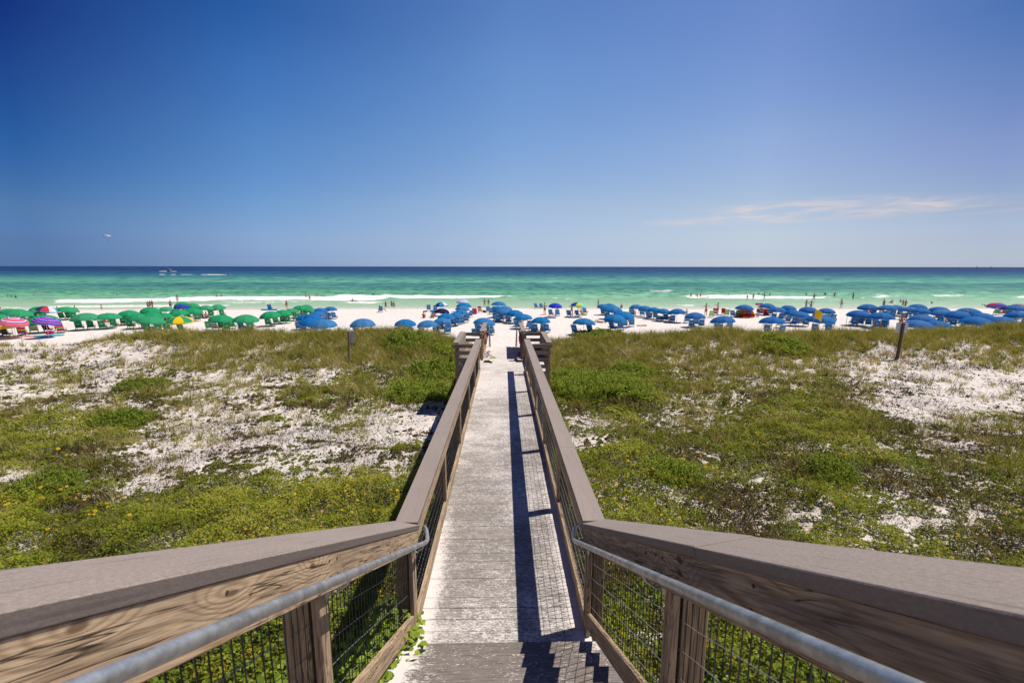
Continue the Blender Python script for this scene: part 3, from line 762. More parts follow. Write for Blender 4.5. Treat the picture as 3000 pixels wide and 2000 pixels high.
# beach end: short capped railings, the flight down to the sand and its pipe rails
PIPE2 = plain("painted_pipe", (0.50, 0.43, 0.36), 0.5, .3, 9.0)
steps = tag(empty("beach_steps", (XC, 20.2, deck_z(20))), "wooden steps dropping from the far end of the walkway to the sand", "stairs")
zE = deck_z(20.05); nS = 14
for k in range(nS):
    b = MB()
    for q in range(2):
        b.box(XC - .80, XC + .80, 20.07 + .28 * k + .142 * q, 20.07 + .28 * k + .142 * q + .138, zE - .165 * (k + 1) - .038, zE - .165 * (k + 1), t=random.random(), c=.003)
    b.build("tread", TREAD, steps)
for sx in (-.72, .72):
    board("stringer", (XC + sx, 20.0, zE - .20), (XC + sx, 20.07 + .28 * nS, zE - .165 * nS - .2), .045, .24, W_GRAY, steps)
for s, side in ((-1, "left"), (1, "right")):
    X = lambda h: XC + s * h
    o = tag(empty("end_railing", (X(.8), 18.5, deck_z(18.5))), f"short capped railing at the far end, {side} of the beach steps", "railing")
    a, c = 17.25, 20.55
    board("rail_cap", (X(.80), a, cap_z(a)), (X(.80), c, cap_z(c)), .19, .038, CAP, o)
    board("top_board", (X(.755), a, cap_z(a) - .042), (X(.755), c, cap_z(c) - .042), .038, .135, W_RAIL if s < 0 else W_GRAY, o)
    board("kick_board", (X(.765), 17.0, deck_z(17) + .145), (X(.765), 20.0, deck_z(20) + .145), .038, .14, W_RAIL, o)
    for i in range(5 if s > 0 else 3):
        board("cladding_board", (X(.782), 17.2, deck_z(17.2) + .30 + .155 * i), (X(.782), 20.1, deck_z(20.1) + .30 + .155 * i), .025, .145, W_GRAY, o)
    board("sloping_board", (X(.765), 17.5, deck_z(17) + .35), (X(.765), 20.4, deck_z(20) + .62), .038, .13, W_RAIL, o)
    for y in (17.3, 18.9, 20.45):
        post("outer_post", X(.85), y, terrain(X(.85), y) - .4, cap_z(y) - .04, .052, .055, W_POST, o)
    wire_panel(o, X(.79), 17.36, 20.38, lambda q: cap_z(q) - .06, lambda q: deck_z(q) + .05, .06, .14)
    p = tag(empty("step_handrail", (X(.62), 20.3, deck_z(20))), f"upright pale pipe handrail at the top of the beach steps, {side} side", "handrail")
    zt = deck_z(20) + .93
    b = MB(); b.tube([(X(.62), 20.2, deck_z(20) - .02), (X(.62), 20.2, zt - .05), (X(.622), 20.23, zt), (X(.63), 20.6, zt - .12), (X(.63), 23.9, zt - 2.15)], .022, 10)
    b.build("pipe", PIPE2, p, smooth=True)
    for q_, h_ in ((23.8, 2.1), (22.0, .98)):
        b = MB(); b.bar((X(.63), q_, zt - h_), (X(.63), q_, terrain(X(.63), q_) - .2), .022, n=10); b.build("pipe_stand", PIPE2, p, smooth=True)

# ------------------------------------------------------------------ dune plants
# how much creeper (V) and tall grass (G) grows where, 0-9, read off the photograph along lines of sight and then
# laid on the ground; columns are 24 equal steps across, rows go down from the dune crest
ROWS_Y = [980, 1020, 1058, 1097, 1148, 1199, 1250, 1301, 1352, 1403, 1467, 1530, 1607, 1700]
V_MAP = ["111111112244" "443222222222", "001100111244" "432222233111", "232111222344" "455332211222", "342322225666" "677543331111",
         "232532366666" "788754664111", "444333454226" "677645773122", "665323333136" "734456786333", "765422322336" "735667776445",
         "675224323456" "679856777556", "344345556578" "888985666645", "786567899999" "889876676666", "887789999999" "988776666567",
         "889999999999" "998887776777", "999999999999" "999888888888"]
G_MAP = ["336888888998" "888888888889", "111167688887" "777656774636", "231267778877" "776566542234", "111223322333" "455344431111",
         "111232221122" "244443211111", "222243211112" "144333211112", "222232212212" "133343222354", "222232212112" "122233222243",
         "334321221111" "122222232233", "223321221111" "111222222332", "443332111111" "111222322344", "665432111111" "111122323344",
         "664321111111" "111122333444", "554321111111" "111123333444"]
VM = np.array([[int(c) for c in r] for r in V_MAP]) / 9.0
GM = np.array([[int(c) for c in r] for r in G_MAP]) / 9.0
def cover(M, x, y, z):
    px, py = topix(x, y, z)
    u = np.clip(px / 3000 * 24 - 0.5, 0, 22.999); v = np.interp(py, ROWS_Y, np.arange(len(ROWS_Y))); v = np.clip(v, 0, len(ROWS_Y) - 1.001)
    i = v.astype(int); j = u.astype(int); fv = v - i; fu = u - j
    m = (M[i, j] * (1 - fu) + M[i, j + 1] * fu) * (1 - fv) + (M[i + 1, j] * (1 - fu) + M[i + 1, j + 1] * fu) * fv
    return m
def free(x, y, gap=0.0):
    """outside the walkway, the bays and the stairs"""
    a = np.abs(x - XC)
    return ~(((a < 0.98 + gap) & (y < 20.5)) | ((a < 1.72) & (y > 14.1) & (y < 17.3)) | ((a < 1.3) & (y > 17) & (y < 34) ))
def scatter(n_per_m2, yb, ye):
    """random points over the wedge of ground the dune slope covers, density a function of y"""
    P = []
    for y0 in np.arange(yb, ye, 0.5):
        hw = 1.22 * (y0 + .5) + 3.0; n = rng.poisson(n_per_m2(y0 + .25) * 0.5 * 2 * hw)
        P.append(np.stack([rng.uniform(-hw, hw, n), rng.uniform(y0, y0 + .5, n)], -1))
    P = np.concatenate(P); x, y = P[:, 0], P[:, 1]; k = free(x, y); return x[k], y[k]
def unit(a): return a / np.maximum(np.linalg.norm(a, axis=1, keepdims=True), 1e-9)
def leaf_quads(c, nrm, s, asp=0.62, fold=0.25):
    """diamond leaves: centre, normal, half length"""
    n = len(c); r = rng.normal(size=(n, 3)); u = unit(np.cross(nrm, r)); v = unit(np.cross(nrm, u)); s = s[:, None]
    A = c - u * s; B = c + v * s * asp - u * s * 0.1; C = c + u * s - nrm * s * fold; D = c - v * s * asp - u * s * 0.1
    V = np.stack([A, B, C, D], 1).reshape(-1, 3)
    return V, np.arange(n * 4).reshape(n, 4)
def blades(base, h, lean, wd, segs=3):
    """grass blades: base point, height, horizontal lean vector (n,2), half width; a tapered strip of quads"""
    n = len(base); az = rng.uniform(0, math.pi, n); w_ = np.stack([np.cos(az), np.sin(az), np.zeros(n)], -1) * wd[:, None]
    V = []
    for i in range(segs + 1):
        t = i / segs; k = (1 - t) ** 0.7 if i < segs else 0.08
        p = base.copy(); p[:, :2] += lean * (t ** 1.8); p[:, 2] += h * (t - 0.28 * t * t * np.minimum(np.linalg.norm(lean, axis=1) / np.maximum(h, .01), 1.5))
        V += [p - w_ * k, p + w_ * k]
    V = np.stack(V, 1); m = 2 * (segs + 1); off = np.arange(n)[:, None] * m
    F_ = np.concatenate([off + np.array([[2 * i, 2 * i + 1, 2 * i + 3, 2 * i + 2]]) for i in range(segs)], 0)
    return V.reshape(-1, 3), F_

def humus(X, Y):
    Z = terrain(X, Y); v = cover(VM, X, Y, Z); g = cover(GM, X, Y, Z)
    pat = 0.6 * fbm(X / 0.9, Y / 0.75, 51, 3) + 0.4 * fbm(X / 2.1, Y / 1.9, 61, 2)
    h = np.clip((0.02 + 0.62 * np.maximum(v, g * .95) - pat) * 2.6 + .38, 0, 1)
    return np.where((Y > 0) & (Y < 33.5) & (np.abs(X) < 45), h, 0) * np.clip((34 - Y) / 3, 0, 1)
ground = grid_mesh("ground", GROUND_XY[0], GROUND_XY[1], terrain, SAND, 'structure', True, humus)

# --- creeping leaf cover
def creeper():
    LAI = 1.7
    size = lambda y: np.maximum(0.017, 0.0027 * y)
    x, y = scatter(lambda q: LAI / (1.24 * size(q) ** 2), 0.8, 31.0)
    z = terrain(x, y); m = cover(VM, x, y, z)
    pat = 0.34 * fbm(x / 0.95, y / 0.75, 51, 3) + 0.33 * fbm(x / 0.26, y / 0.22, 61, 2) + 0.33 * vnoise(x / 0.10, y / 0.085, 66)
    thr = 0.235 + 0.525 * m
    k = ((pat < thr) | (rng.random(len(x)) < 0.02 + 0.05 * m)) & (m > 0.02); x, y, z, m, pat, thr = (a[k] for a in (x, y, z, m, pat, thr))
    n = len(x); d = np.clip((thr - pat) * 5, 0, 1)
    mound = fbm(x / 0.5, y / 0.5, 71, 3)
    hgt = d * (0.03 + 0.55 * np.clip(mound - .22, 0, 1) * (0.3 + m)) * rng.uniform(0.15, 1, n) ** 0.7
    c = np.stack([x, y, z + hgt + 0.01], -1)
    nrm = unit(np.stack([rng.normal(0.12, .55, n), rng.normal(0.05, .55, n), np.full(n, 1.0)], -1))
    t = np.clip(0.12 + 1.9 * (fbm(x / 1.2, y / 1.2, 81, 4) - .5) + 0.42 * m + 0.25 * hgt / .3 + rng.normal(0, .17, n), 0, .95)
    dead = rng.random(n) < 0.04; t[dead] = 1.0
    V, Fq = leaf_quads(c, nrm, size(y) * rng.uniform(.7, 1.35, n))
    o = mesh_np("ground_creeper", V, Fq, LEAF, tint=np.repeat(t, 4)); o['kind'] = 'stuff'
    return n
nc = creeper()

# --- dead stems and litter between the creepers
def litter():
    x, y = scatter(lambda q: 230 if q < 14 else 130, 0.8, 30.0)
    z = terrain(x, y); m = cover(VM, x, y, z); g = cover(GM, x, y, z)
    pat = fbm(x / 1.1, y / 0.9, 91, 3)
    k = (pat < 0.42 + 0.22 * m + 0.25 * g) & (m > 0.03); x, y, z = x[k], y[k], z[k]; n = len(x)
    a = rng.uniform(0, 2 * math.pi, n); L = rng.uniform(.08, .32, n) * np.where(rng.random(n) < .2, 1.5, 1)
    lean = np.stack([np.cos(a), np.sin(a) * .6], -1) * L[:, None]
    h = np.where(rng.random(n) < .35, rng.uniform(.10, .32, n), rng.uniform(.015, .12, n))
    V, Fq = blades(np.stack([x, y, z], -1), h, lean, np.maximum(.0025, .00042 * y) * rng.uniform(.7, 1.5, n), 2)
    t = np.clip(rng.beta(1.3, 2.0, n), 0, 1)
    o = mesh_np("plant_litter", V, Fq, TWIG, tint=np.repeat(t, 6)); o['kind'] = 'stuff'
litter()

# --- dune grass
def grass(name, dens, hmin, hmax, seed, gmin, per, yb=1.2, ye=33.0, dry=0.0):
    x, y = scatter(dens, yb, ye); z = terrain(x, y)
    g = np.maximum(cover(GM, x, y, z), .42 * np.clip(cover(VM, x, y, z) * 2.6 - .35, 0, 1)); g = np.where(y > 30.5, g * np.clip((33.5 - y) / 3, 0, 1), g)
    k = (rng.random(len(x)) < g ** 1.25) & (fbm(x / 1.7, y / 1.7, seed, 2) < 0.25 + 0.75 * g + gmin) & free(x, y, .12)
    x, y, z, g = x[k], y[k], z[k], g[k]
    B = []; Hh = []; Ln = []; Wd = []; T = []
    n = rng.integers(int(per * .6), int(per * 1.4), len(x))
    idx = np.repeat(np.arange(len(x)), n); N = len(idx)
    r = np.abs(rng.normal(0, .09, N)) + 0.01; a = rng.uniform(0, 2 * math.pi, N)
    bx = x[idx] + r * np.cos(a); by = y[idx] + r * np.sin(a); bz = terrain(bx, by) - 0.02
    hs = rng.uniform(hmin, hmax, len(x))[idx] * rng.uniform(.45, 1.1, N) * (0.72 + 0.4 * g[idx])
    spread_ = rng.uniform(.15, .85, N) * hs
    lean = np.stack([np.cos(a), np.sin(a)], -1) * spread_[:, None] + np.array([-0.10, -0.03]) * hs[:, None]
    wd = np.maximum(.0028, .00050 * by) * rng.uniform(.7, 1.2, N)
    tt = rng.beta(2.2, 2.4, len(x))[idx] * .7 + rng.uniform(0, .42, N) + dry
    # low browner belt behind the crest, fresher on the crest
    V, Fq = blades(np.stack([bx, by, bz], -1), hs, lean, wd)
    o = mesh_np(name, V, Fq, GRASS, tint=np.repeat(np.clip(tt, 0, 1), 8)); o['kind'] = 'stuff'
    return N
n1 = grass("dune_grass", lambda q: 13.0 if q > 17 else 5.5, .34, .80, 101, 0.12, 26)
n2 = grass("dry_grass", lambda q: 11.0 if q > 14 else 9.0, .18, .52, 111, 0.2, 22, dry=.25)
def spikes():
    """tall thin seed stalks standing on the crest"""
    x, y = scatter(lambda q: 1.5, 25, 31.5); z = terrain(x, y); g = cover(GM, x, y, z)
    k = (rng.random(len(x)) < g * .8) & free(x, y, .2); x, y, z = x[k], y[k], z[k]; n = len(x)
    h = rng.uniform(.6, 1.15, n); lean = rng.normal(-.05, .12, (n, 2))
    V, Fq = blades(np.stack([x, y, z], -1), h, lean, np.full(n, .010))
    o = mesh_np("grass_stalks", V, Fq, GRASS, tint=np.repeat(rng.uniform(.35, .9, n), 8)); o['kind'] = 'stuff'
spikes()

# --- yellow flowers
def flowers():
    x, y = scatter(lambda q: 34 if q < 9 else 20, 1.2, 13.0); z = terrain(x, y); m = cover(VM, x, y, z)
    px, py = topix(x, y, z)
    fz = np.clip((m - 0.62) * 3.0, 0, 1) * sm((py - 1230) / 200) * (fbm(x / 1.0, y / 1.0, 121, 2) < .62)
    k = rng.random(len(x)) < fz * .62; x, y, z = x[k], y[k], z[k]; n = len(x)
    V = []; Fq = []; mi = []; q = 0
    for i in range(n):
        s = max(.020, .0036 * y[i]) * random.uniform(.7, 1.25); c = np.array([x[i], y[i], z[i] + random.uniform(.12, .30)])
        nn = unit(np.array([[random.gauss(.1, .45), random.gauss(-.15, .45), 1]]))[0]
        u = unit(np.cross(nn, [[.3, 1, .2]]))[0]; v = np.cross(nn, u); np_ = 7
        for j in range(np_):
            a = 2 * math.pi * j / np_; d = u * math.cos(a) + v * math.sin(a); e = -u * math.sin(a) + v * math.cos(a)
            V += [c + d * s * .2, c + d * s * .65 + e * s * .2, c + d * s - nn * s * .12, c + d * s * .65 - e * s * .2]; Fq.append((q, q + 1, q + 2, q + 3)); q += 4; mi.append(0)
        V += [c + (u * math.cos(a) + v * math.sin(a)) * s * .26 + nn * s * .08 for a in (0, 1.57, 3.14, 4.71)]; Fq.append((q, q + 1, q + 2, q + 3)); q += 4; mi.append(1)
    o = mesh_np("beach_sunflowers", np.array(V), np.array(Fq), [PETAL, FLOWER_C], mi=mi); o['kind'] = 'stuff'
flowers()

# --- shrubs one can tell apart
def shrub(px, py, rpx, h, label, tone=0.5, dense=1.0, squash=1.0):
    c = hit(px, py); R = rpx / F * c[1]; dense *= 1.5; h *= 1.15
    o = tag(empty("shrub", tuple(c)), label, "shrub", "green shrubs on the dune")
    n = int(95 * dense * max(1, R)); P = []; Nn = []; Sz = []; T = []; mb = MB()
    for i in range(n):
        a = random.uniform(0, 2 * math.pi); r = R * math.sqrt(random.random()) * (.55 + .9 * float(vnoise(np.array(a * 1.3 + c[0]), np.array(.5), 3))); bx = c[0] + r * math.cos(a); by = c[1] + r * math.sin(a) * squash
        if not free(np.array([bx]), np.array([by]))[0]: continue
        bz = float(terrain(bx, by)); hh = h * (1 - .55 * (r / R) ** 2) * random.uniform(.45, 1.25) * (.6 + .8 * float(fbm(np.array(bx / .45), np.array(by / .45), 7)))
        top = (bx + math.cos(a) * hh * .3 * r / R + random.uniform(-.05, .05), by + math.sin(a) * hh * .3 * r / R, bz + hh)
        mb.bar((bx, by, bz - .03), top, .008, .004, n=4, caps=False)
        k = int(30 * dense)
        for j in range(k):
            t = random.uniform(.15, 1.0); rad = .07 + .05 * (1 - t)
            P.append((bx + (top[0] - bx) * t + random.gauss(0, rad), by + (top[1] - by) * t + random.gauss(0, rad), bz + hh * t + random.gauss(0, .03)))
            Nn.append((random.gauss(.2, .7), random.gauss(-.2, .7), .7)); Sz.append(random.uniform(.0022, .0036) * max(9, c[1])); T.append(min(1, max(0, tone + random.gauss(0, .14) + .22 * (t - .6))))
    V, Fq = leaf_quads(np.array(P), unit(np.array(Nn)), np.array(Sz), .42)
    mesh_np("foliage", V, Fq, SHRUB, o, tint=np.repeat(T, 4))
    mb.build("stems", TWIG, o)
SHRUBS = [
    (1235, 1165, 95, .62, "bright green shrub hugging the left rail, lower one of the pair below the dark shadow", .55, 1.1),
    (1275, 1100, 80, .60, "bright green shrub beside the left rail, upper one of the pair by the dark shadow", .5, 1.1),
    (1330, 1045, 60, .55, "yellow-green shrub right against the left bench bay", .6, 1.0),
    (1200, 1010, 90, .55, "broad olive shrub on the crest left of the bench bay", .42, 1.0),
    (1745, 1155, 150, .75, "largest bright green shrub, right of the walkway below the right bench bay", .6, 1.2),
    (1850, 1098, 60, .45, "small yellow-green shrub just behind the largest one on the right", .55, 1.0),
    (1660, 1120, 60, .5, "narrow pale shrub between the right rail and the largest green shrub", .5, .9),
    (2290, 1015, 80, .42, "green bush on the crest left of the right sign post", .62, 1.0),
    (1760, 985, 80, .45, "low green bush on the crest just right of the right bench bay", .4, 1.0),
    (1960, 1395, 75, .28, "low flowering clump in front of the bare sand right of the right rail", .6, 1.0),
    (420, 1135, 60, .3, "dark green clump standing in the bare sand on the far left slope", .3, 1.0),
    (360, 1235, 75, .3, "low green clump in mid slope on the left", .35, 1.0),
    (2420, 1390, 70, .3, "compact bright mound with two yellow flowers on the right slope", .5, 1.2),
    (130, 1440, 80, .3, "dark green mound near the left edge above the stair rail", .4, 1.2),
]
for a in SHRUBS: shrub(*a)

# --- distinct grass tufts
def tuft(px, py, h, n, label, dry=.4, fan=.7):
    c = hit(px, py); o_ = tag(empty("grass_tuft", tuple(c)), label, "grass tuft", "grass tufts standing alone on the dune slope")
    r = np.abs(rng.normal(0, .05, n)); a = rng.uniform(0, 2 * math.pi, n)
    b_ = np.stack([c[0] + r * np.cos(a), c[1] + r * np.sin(a), np.full(n, c[2] - .03)], -1)
    hs = h * rng.uniform(.4, 1.1, n); lean = np.stack([np.cos(a), np.sin(a)], -1) * (hs * rng.uniform(.1, fan, n))[:, None]
    V, Fq = blades(b_, hs, lean, np.full(n, max(.003, .00045 * c[1])))
    mesh_np("blades", V, Fq, GRASS, o_, tint=np.repeat(np.clip(rng.normal(dry, .2, n), 0, 1), 8))
TUFTS = [(430, 1155, .5, 70, "upright dark tuft on bare sand beside the dark green clump, far left slope"),
    (555, 1190, .55, 80, "spiky green tuft on the white sand left of centre slope, upper of three", .35),
    (525, 1200, .45, 70, "spiky tuft just left of the upper spiky green tuft on white sand", .4),
    (275, 1385, .7, 130, "big arching tuft of long blades in the middle of the left slope", .35, .95),
    (505, 1350, .5, 60, "loose straw tuft in the bare hollow of the left slope", .6),
    (530, 1400, .55, 80, "straw-brown tuft below the bare hollow on the left slope", .5),
    (760, 1185, .4, 50, "thin tuft alone in the white sand nearest the left sign post", .4),
    (585, 1290, .45, 50, "thin-bladed tuft on the open white sand, left slope", .5),
    (1990, 1170, .5, 70, "brown tuft right of the largest green shrub", .6),
    (2120, 1190, .7, 60, "tall dark tuft in the middle of the right creeper patch", .2, .3),
    (2040, 1270, .7, 90, "pale arching tuft below the tall dark tuft on the right slope", .6, .9),
    (1910, 1250, .55, 90, "brown spiky tuft on the right slope near the railing", .55),
    (2370, 1250, .5, 80, "dark brown tuft at the edge of the bare sand on the right", .25),
    (2420, 1275, .5, 90, "dense brown tuft just below the dark brown one at the sand edge", .3),
    (2275, 1260, .5, 70, "green-brown tuft left of the dark brown tuft on the right slope", .4),
    (2660, 1270, .55, 160, "dead brown thicket on the right slope below the bare sand", .1, .9),
    (2740, 1260, .5, 120, "dead brown thicket, right-hand neighbour of the larger one", .1, .9),
    (2855, 1235, .6, 70, "fan-shaped tuft at the end of the long bare sand strip on the right", .4, .8),
    (2740, 1420, .6, 110, "dark fan of blades low on the right slope above the stair rail", .25, .9),
    (2380, 1460, .7, 110, "tall green tuft just above the right stair cap", .4, .6),
    (2960, 1400, .65, 90, "coarse reddish tuft near the right edge of the slope", .5),
    (130, 1045, .6, 80, "tuft on the pale dune top near the left edge", .45)]
for a in TUFTS: tuft(*a)

# --- leafy vine growing up against the left stair mesh
def vine():
    o = tag(empty("vine", (-1.0, 2.4, float(terrain(-1.0, 2.4)))), "fresh green leafy vine poking through the wire mesh at the foot of the left stairs", "vine")
    P = []; Nn = []; Sz = []; T = []; mb = MB()
    for i in range(190):
        bx = random.uniform(-1.75, -.90) if i % 3 == 0 else random.uniform(-1.3, -.9); by = random.uniform(1.0, 3.4) if i % 3 == 0 else random.uniform(2.3, 3.5); bz = float(terrain(bx, by))
        hh = random.uniform(.50, 1.0) * (1 + .5 * (2.9 - by > 0) * (2.9 - by) * .4); tx = bx + random.uniform(.0, .28); ty = by + random.uniform(-.2, .3)
        if i < 22: tx = random.uniform(-.88, -.72); ty = random.uniform(1.9, 3.5); bx = -.95; by = ty - .1; hh = deck_z(3.3) + max(0, (3.3 - ty) * SL) + random.uniform(.05, .30) - bz
        pts = [(bx + (tx - bx) * t ** 1.4, by + (ty - by) * t, bz + hh * math.sin(t * 1.45)) for t in (0, .25, .5, .75, 1)]
        mb.tube(pts, [.004, .0035, .003, .0025, .0015], 4)
        for j in range(20 if i >= 22 else 14):
            t = random.uniform(.3, 1) ** .7
            P.append((bx + (tx - bx) * t ** 1.4 + random.gauss(0, .05 if i >= 22 else .04), by + (ty - by) * t + random.gauss(0, .05), bz + hh * math.sin(t * 1.45) + random.gauss(0, .03)))
            Nn.append((random.gauss(.3, .45), random.gauss(-.1, .45), 1)); Sz.append(random.uniform(.020, .042)); T.append(min(1, max(0, random.gauss(.78, .2))))
    c = np.array(P); nrm = unit(np.array(Nn)); s = np.array(Sz)[:, None]; n = len(c)
    u = unit(np.cross(nrm, rng.normal(size=(n, 3)))); v = unit(np.cross(nrm, u))
    ring = [(-1, 0, 0), (-.55, .55, .15), (.15, .68, .15), (1.05, 0, -.1), (.15, -.68, .15), (-.55, -.55, .15)]
    V = np.stack([c + u * s * a + v * s * b_ + nrm * s * k for a, b_, k in ring], 1).reshape(-1, 3)
    mesh_np("foliage", V, np.arange(n * 6).reshape(n, 6), VINE, o, tint=np.repeat(T, 6)); mb.build("stems", TWIG, o)
vine()
# larger leaves of the ground cover close below the stairs
def near_leaves():
    n = 30000; x = rng.uniform(-3.2, 3.2, n); y = rng.uniform(.6, 4.6, n); k = (np.abs(x - XC) > .93) & (fbm(x / .4, y / .4, 141, 2) < np.where(x < 0, .75, .55))
    x, y = x[k], y[k]; n = len(x); z = terrain(x, y)
    c = np.stack([x, y, z + rng.uniform(.02, .34, n) * (.4 + fbm(x / .5, y / .5, 151, 2))], -1)
    nrm = unit(np.stack([rng.normal(.15, .5, n), rng.normal(0, .5, n), np.ones(n)], -1)); s = rng.uniform(.016, .030, n)[:, None]
    u = unit(np.cross(nrm, rng.normal(size=(n, 3)))); v = unit(np.cross(nrm, u))
    V = np.stack([c + u * s * a + v * s * b_ + nrm * s * q for a, b_, q in [(-1, 0, 0), (-.5, .5, .12), (.2, .6, .12), (1.05, 0, -.1), (.2, -.6, .12), (-.5, -.5, .12)]], 1).reshape(-1, 3)
    o = mesh_np("ground_leaves", V, np.arange(n * 6).reshape(n, 6), VINE, tint=np.repeat(np.clip(rng.normal(.42, .2, n), 0, 1), 6)); o['kind'] = 'stuff'
near_leaves()

# --- sign posts on the dune, seen from behind, and a bleached branch
PANEL = plain("sign_back", (0.62, 0.62, 0.63), 0.5, .15, 6.0)
def sign(pxb, pyb, pxt, pyt, pw, ph, label, wood_m, side):
    c = hit(pxb, pyb); dpt = c[1]
    t = np.array([0, 0, EZ]) + ray(pxt, pyt) / ray(pxt, pyt)[1] * dpt
    o = tag(empty("sign_post", tuple(c)), label, "sign")
    d = Vector(t) - Vector(c); r = .055 * dpt / 23.5
    X_ = Vector((1, 0, 0)); Zv = d.normalized(); Yv = Zv.cross(X_).normalized(); X_ = Yv.cross(Zv)
    def mk(name, x0, x1, y0, y1, z0, z1, mat):
        b = MB(); b.box(x0, x1, y0, y1, z0, z1, c=.004); q = b.build(name, mat, None)
        Mx = Matrix.Identity(4)
        for i, vv in enumerate((X_, Yv, Zv)):
            for k in range(3): Mx[k][i] = vv[k]
        Mx.translation = Vector(c); q.parent = o; q.matrix_parent_inverse = world_of(o).inverted(); q.matrix_basis = Mx
    L = d.length; k = dpt / F
    mk("post", -r, r, -r, r, -.5, L, wood_m)
    mk("panel", (side - pw / 2) * k, (side + pw / 2) * k, r + .002 if True else 0, r + .012, L - ph * k, L + .01, PANEL)
    for zz in (.25, .75):
        b = MB(); b.ball((0, 0, 0), .012, 6); q = b.build("bolt", STEEL, o, keep=True)
        q.matrix_parent_inverse = world_of(o).inverted(); q.location = Vector(c) + Zv * (L - ph * k * zz) - Yv * (r + .004)
sign(1023, 1072, 1022, 970, 21, 34, "weathered wooden post with a blank pale panel, alone on the dune left of the walkway", W_POST, 4)
sign(2627, 1050, 2647, 946, 37, 30, "dark leaning wooden post with a blank grey panel on the dune at far right", W_DARK, 0)
a = hit(1810, 1017, .28); c = hit(1852, 1060, .05)
br = tag(empty("dead_branch", tuple(c)), "bare bleached branch lying in the grass right of the right bench bay", "branch")
b = MB(); a = Vector(a); c = Vector(c)
b.tube([c, c.lerp(a, .3) + Vector((0, 0, .05)), c.lerp(a, .6) + Vector((.03, 0, .0)), a], [.055, .05, .04, .02], 7); b.tube([c.lerp(a, .6), c.lerp(a, .8) + Vector((.15, .05, .1))], [.02, .008], 5)
b.build("wood", plain("bleached_wood", (.42, .37, .31), .9, .5, 9), br, smooth=True)

# ------------------------------------------------------------------ beach: umbrellas
def fabric(name, col, trans=0.22):
    m, nt, out = new_mat(name)
    oc = nt.node('ShaderNodeTexCoord').outputs['Object']
    n = nt.noise(oc, 4.0, 3.0)
    c = nt.mix(nt.math('MULTIPLY', n, 0.3), col, tuple(x * 0.6 for x in col))
    rn = nt.node('ShaderNodeObjectInfo').outputs['Random']      # sun-faded to a different degree each
    c = nt.mix(nt.math('MULTIPLY', nt.math('POWER', rn, 2.0), 0.22), c, tuple(min(1.0, x * .6 + .22) for x in col))
    p = nt.node('ShaderNodeBsdfPrincipled', {'Base Color': c, 'Roughness': 0.75, 'Specular IOR Level': 0.2})
    tr = nt.node('ShaderNodeBsdfTranslucent', {'Color': c})
    mx = nt.node('ShaderNodeMixShader', {0: trans, 1: p.outputs[0], 2: tr.outputs[0]})
    nt.l.new(mx.outputs[0], out.inputs[0]); return m
FAB = {k: fabric("fabric_" + k, srgb(*c)) for k, c in dict(blue=(0, 122, 186), deepblue=(0, 108, 180), green=(28, 158, 104), navy=(26, 24, 84), cobalt=(24, 60, 205),
    royal=(20, 62, 158), yellow=(250, 205, 20), red=(205, 30, 50), white=(235, 235, 235), teal=(30, 160, 175), lime=(205, 225, 60), aqua=(120, 220, 215), pink=(238, 105, 160),
    purple=(80, 60, 190), orange=(235, 120, 40), lav=(150, 155, 215), grey=(150, 150, 155), black=(25, 25, 28), magenta=(205, 25, 110), brown=(120, 75, 45), skyblue=(40, 160, 215), turq=(90, 200, 205)).items()}
PALE = fabric("canopy_trim", (0.62, 0.66, 0.7), 0.4)
POLE = plain("ash_pole", (0.42, 0.30, 0.19), 0.6, .3, 12.0)
ALU = plain("white_pole", (0.75, 0.75, 0.75), 0.4)
CHAIRWOOD = plain("chair_timber", (0.46, 0.29, 0.14), 0.6, .4, 14.0)
SCHEMES = dict(blue=["blue"], deep=["deepblue"], green=["green"], navy=["navy"], cobalt=["cobalt"], royal=["royal"],
    yg=["yellow", "green"], rb=["skyblue", "navy", "red", "white"], teal=["royal", "skyblue", "white", "teal"], rain=["royal", "lime", "aqua", "deepblue"],
    ppr=["purple", "purple", "magenta", "red"], yellow=["yellow"], lav=["lav", "white"], grey=["grey", "white"],
    stripe_pink=["pink", "orange", "pink", "white", "purple"], stripe_purple=["purple", "pink", "cobalt", "lav", "purple"])
_can = {}
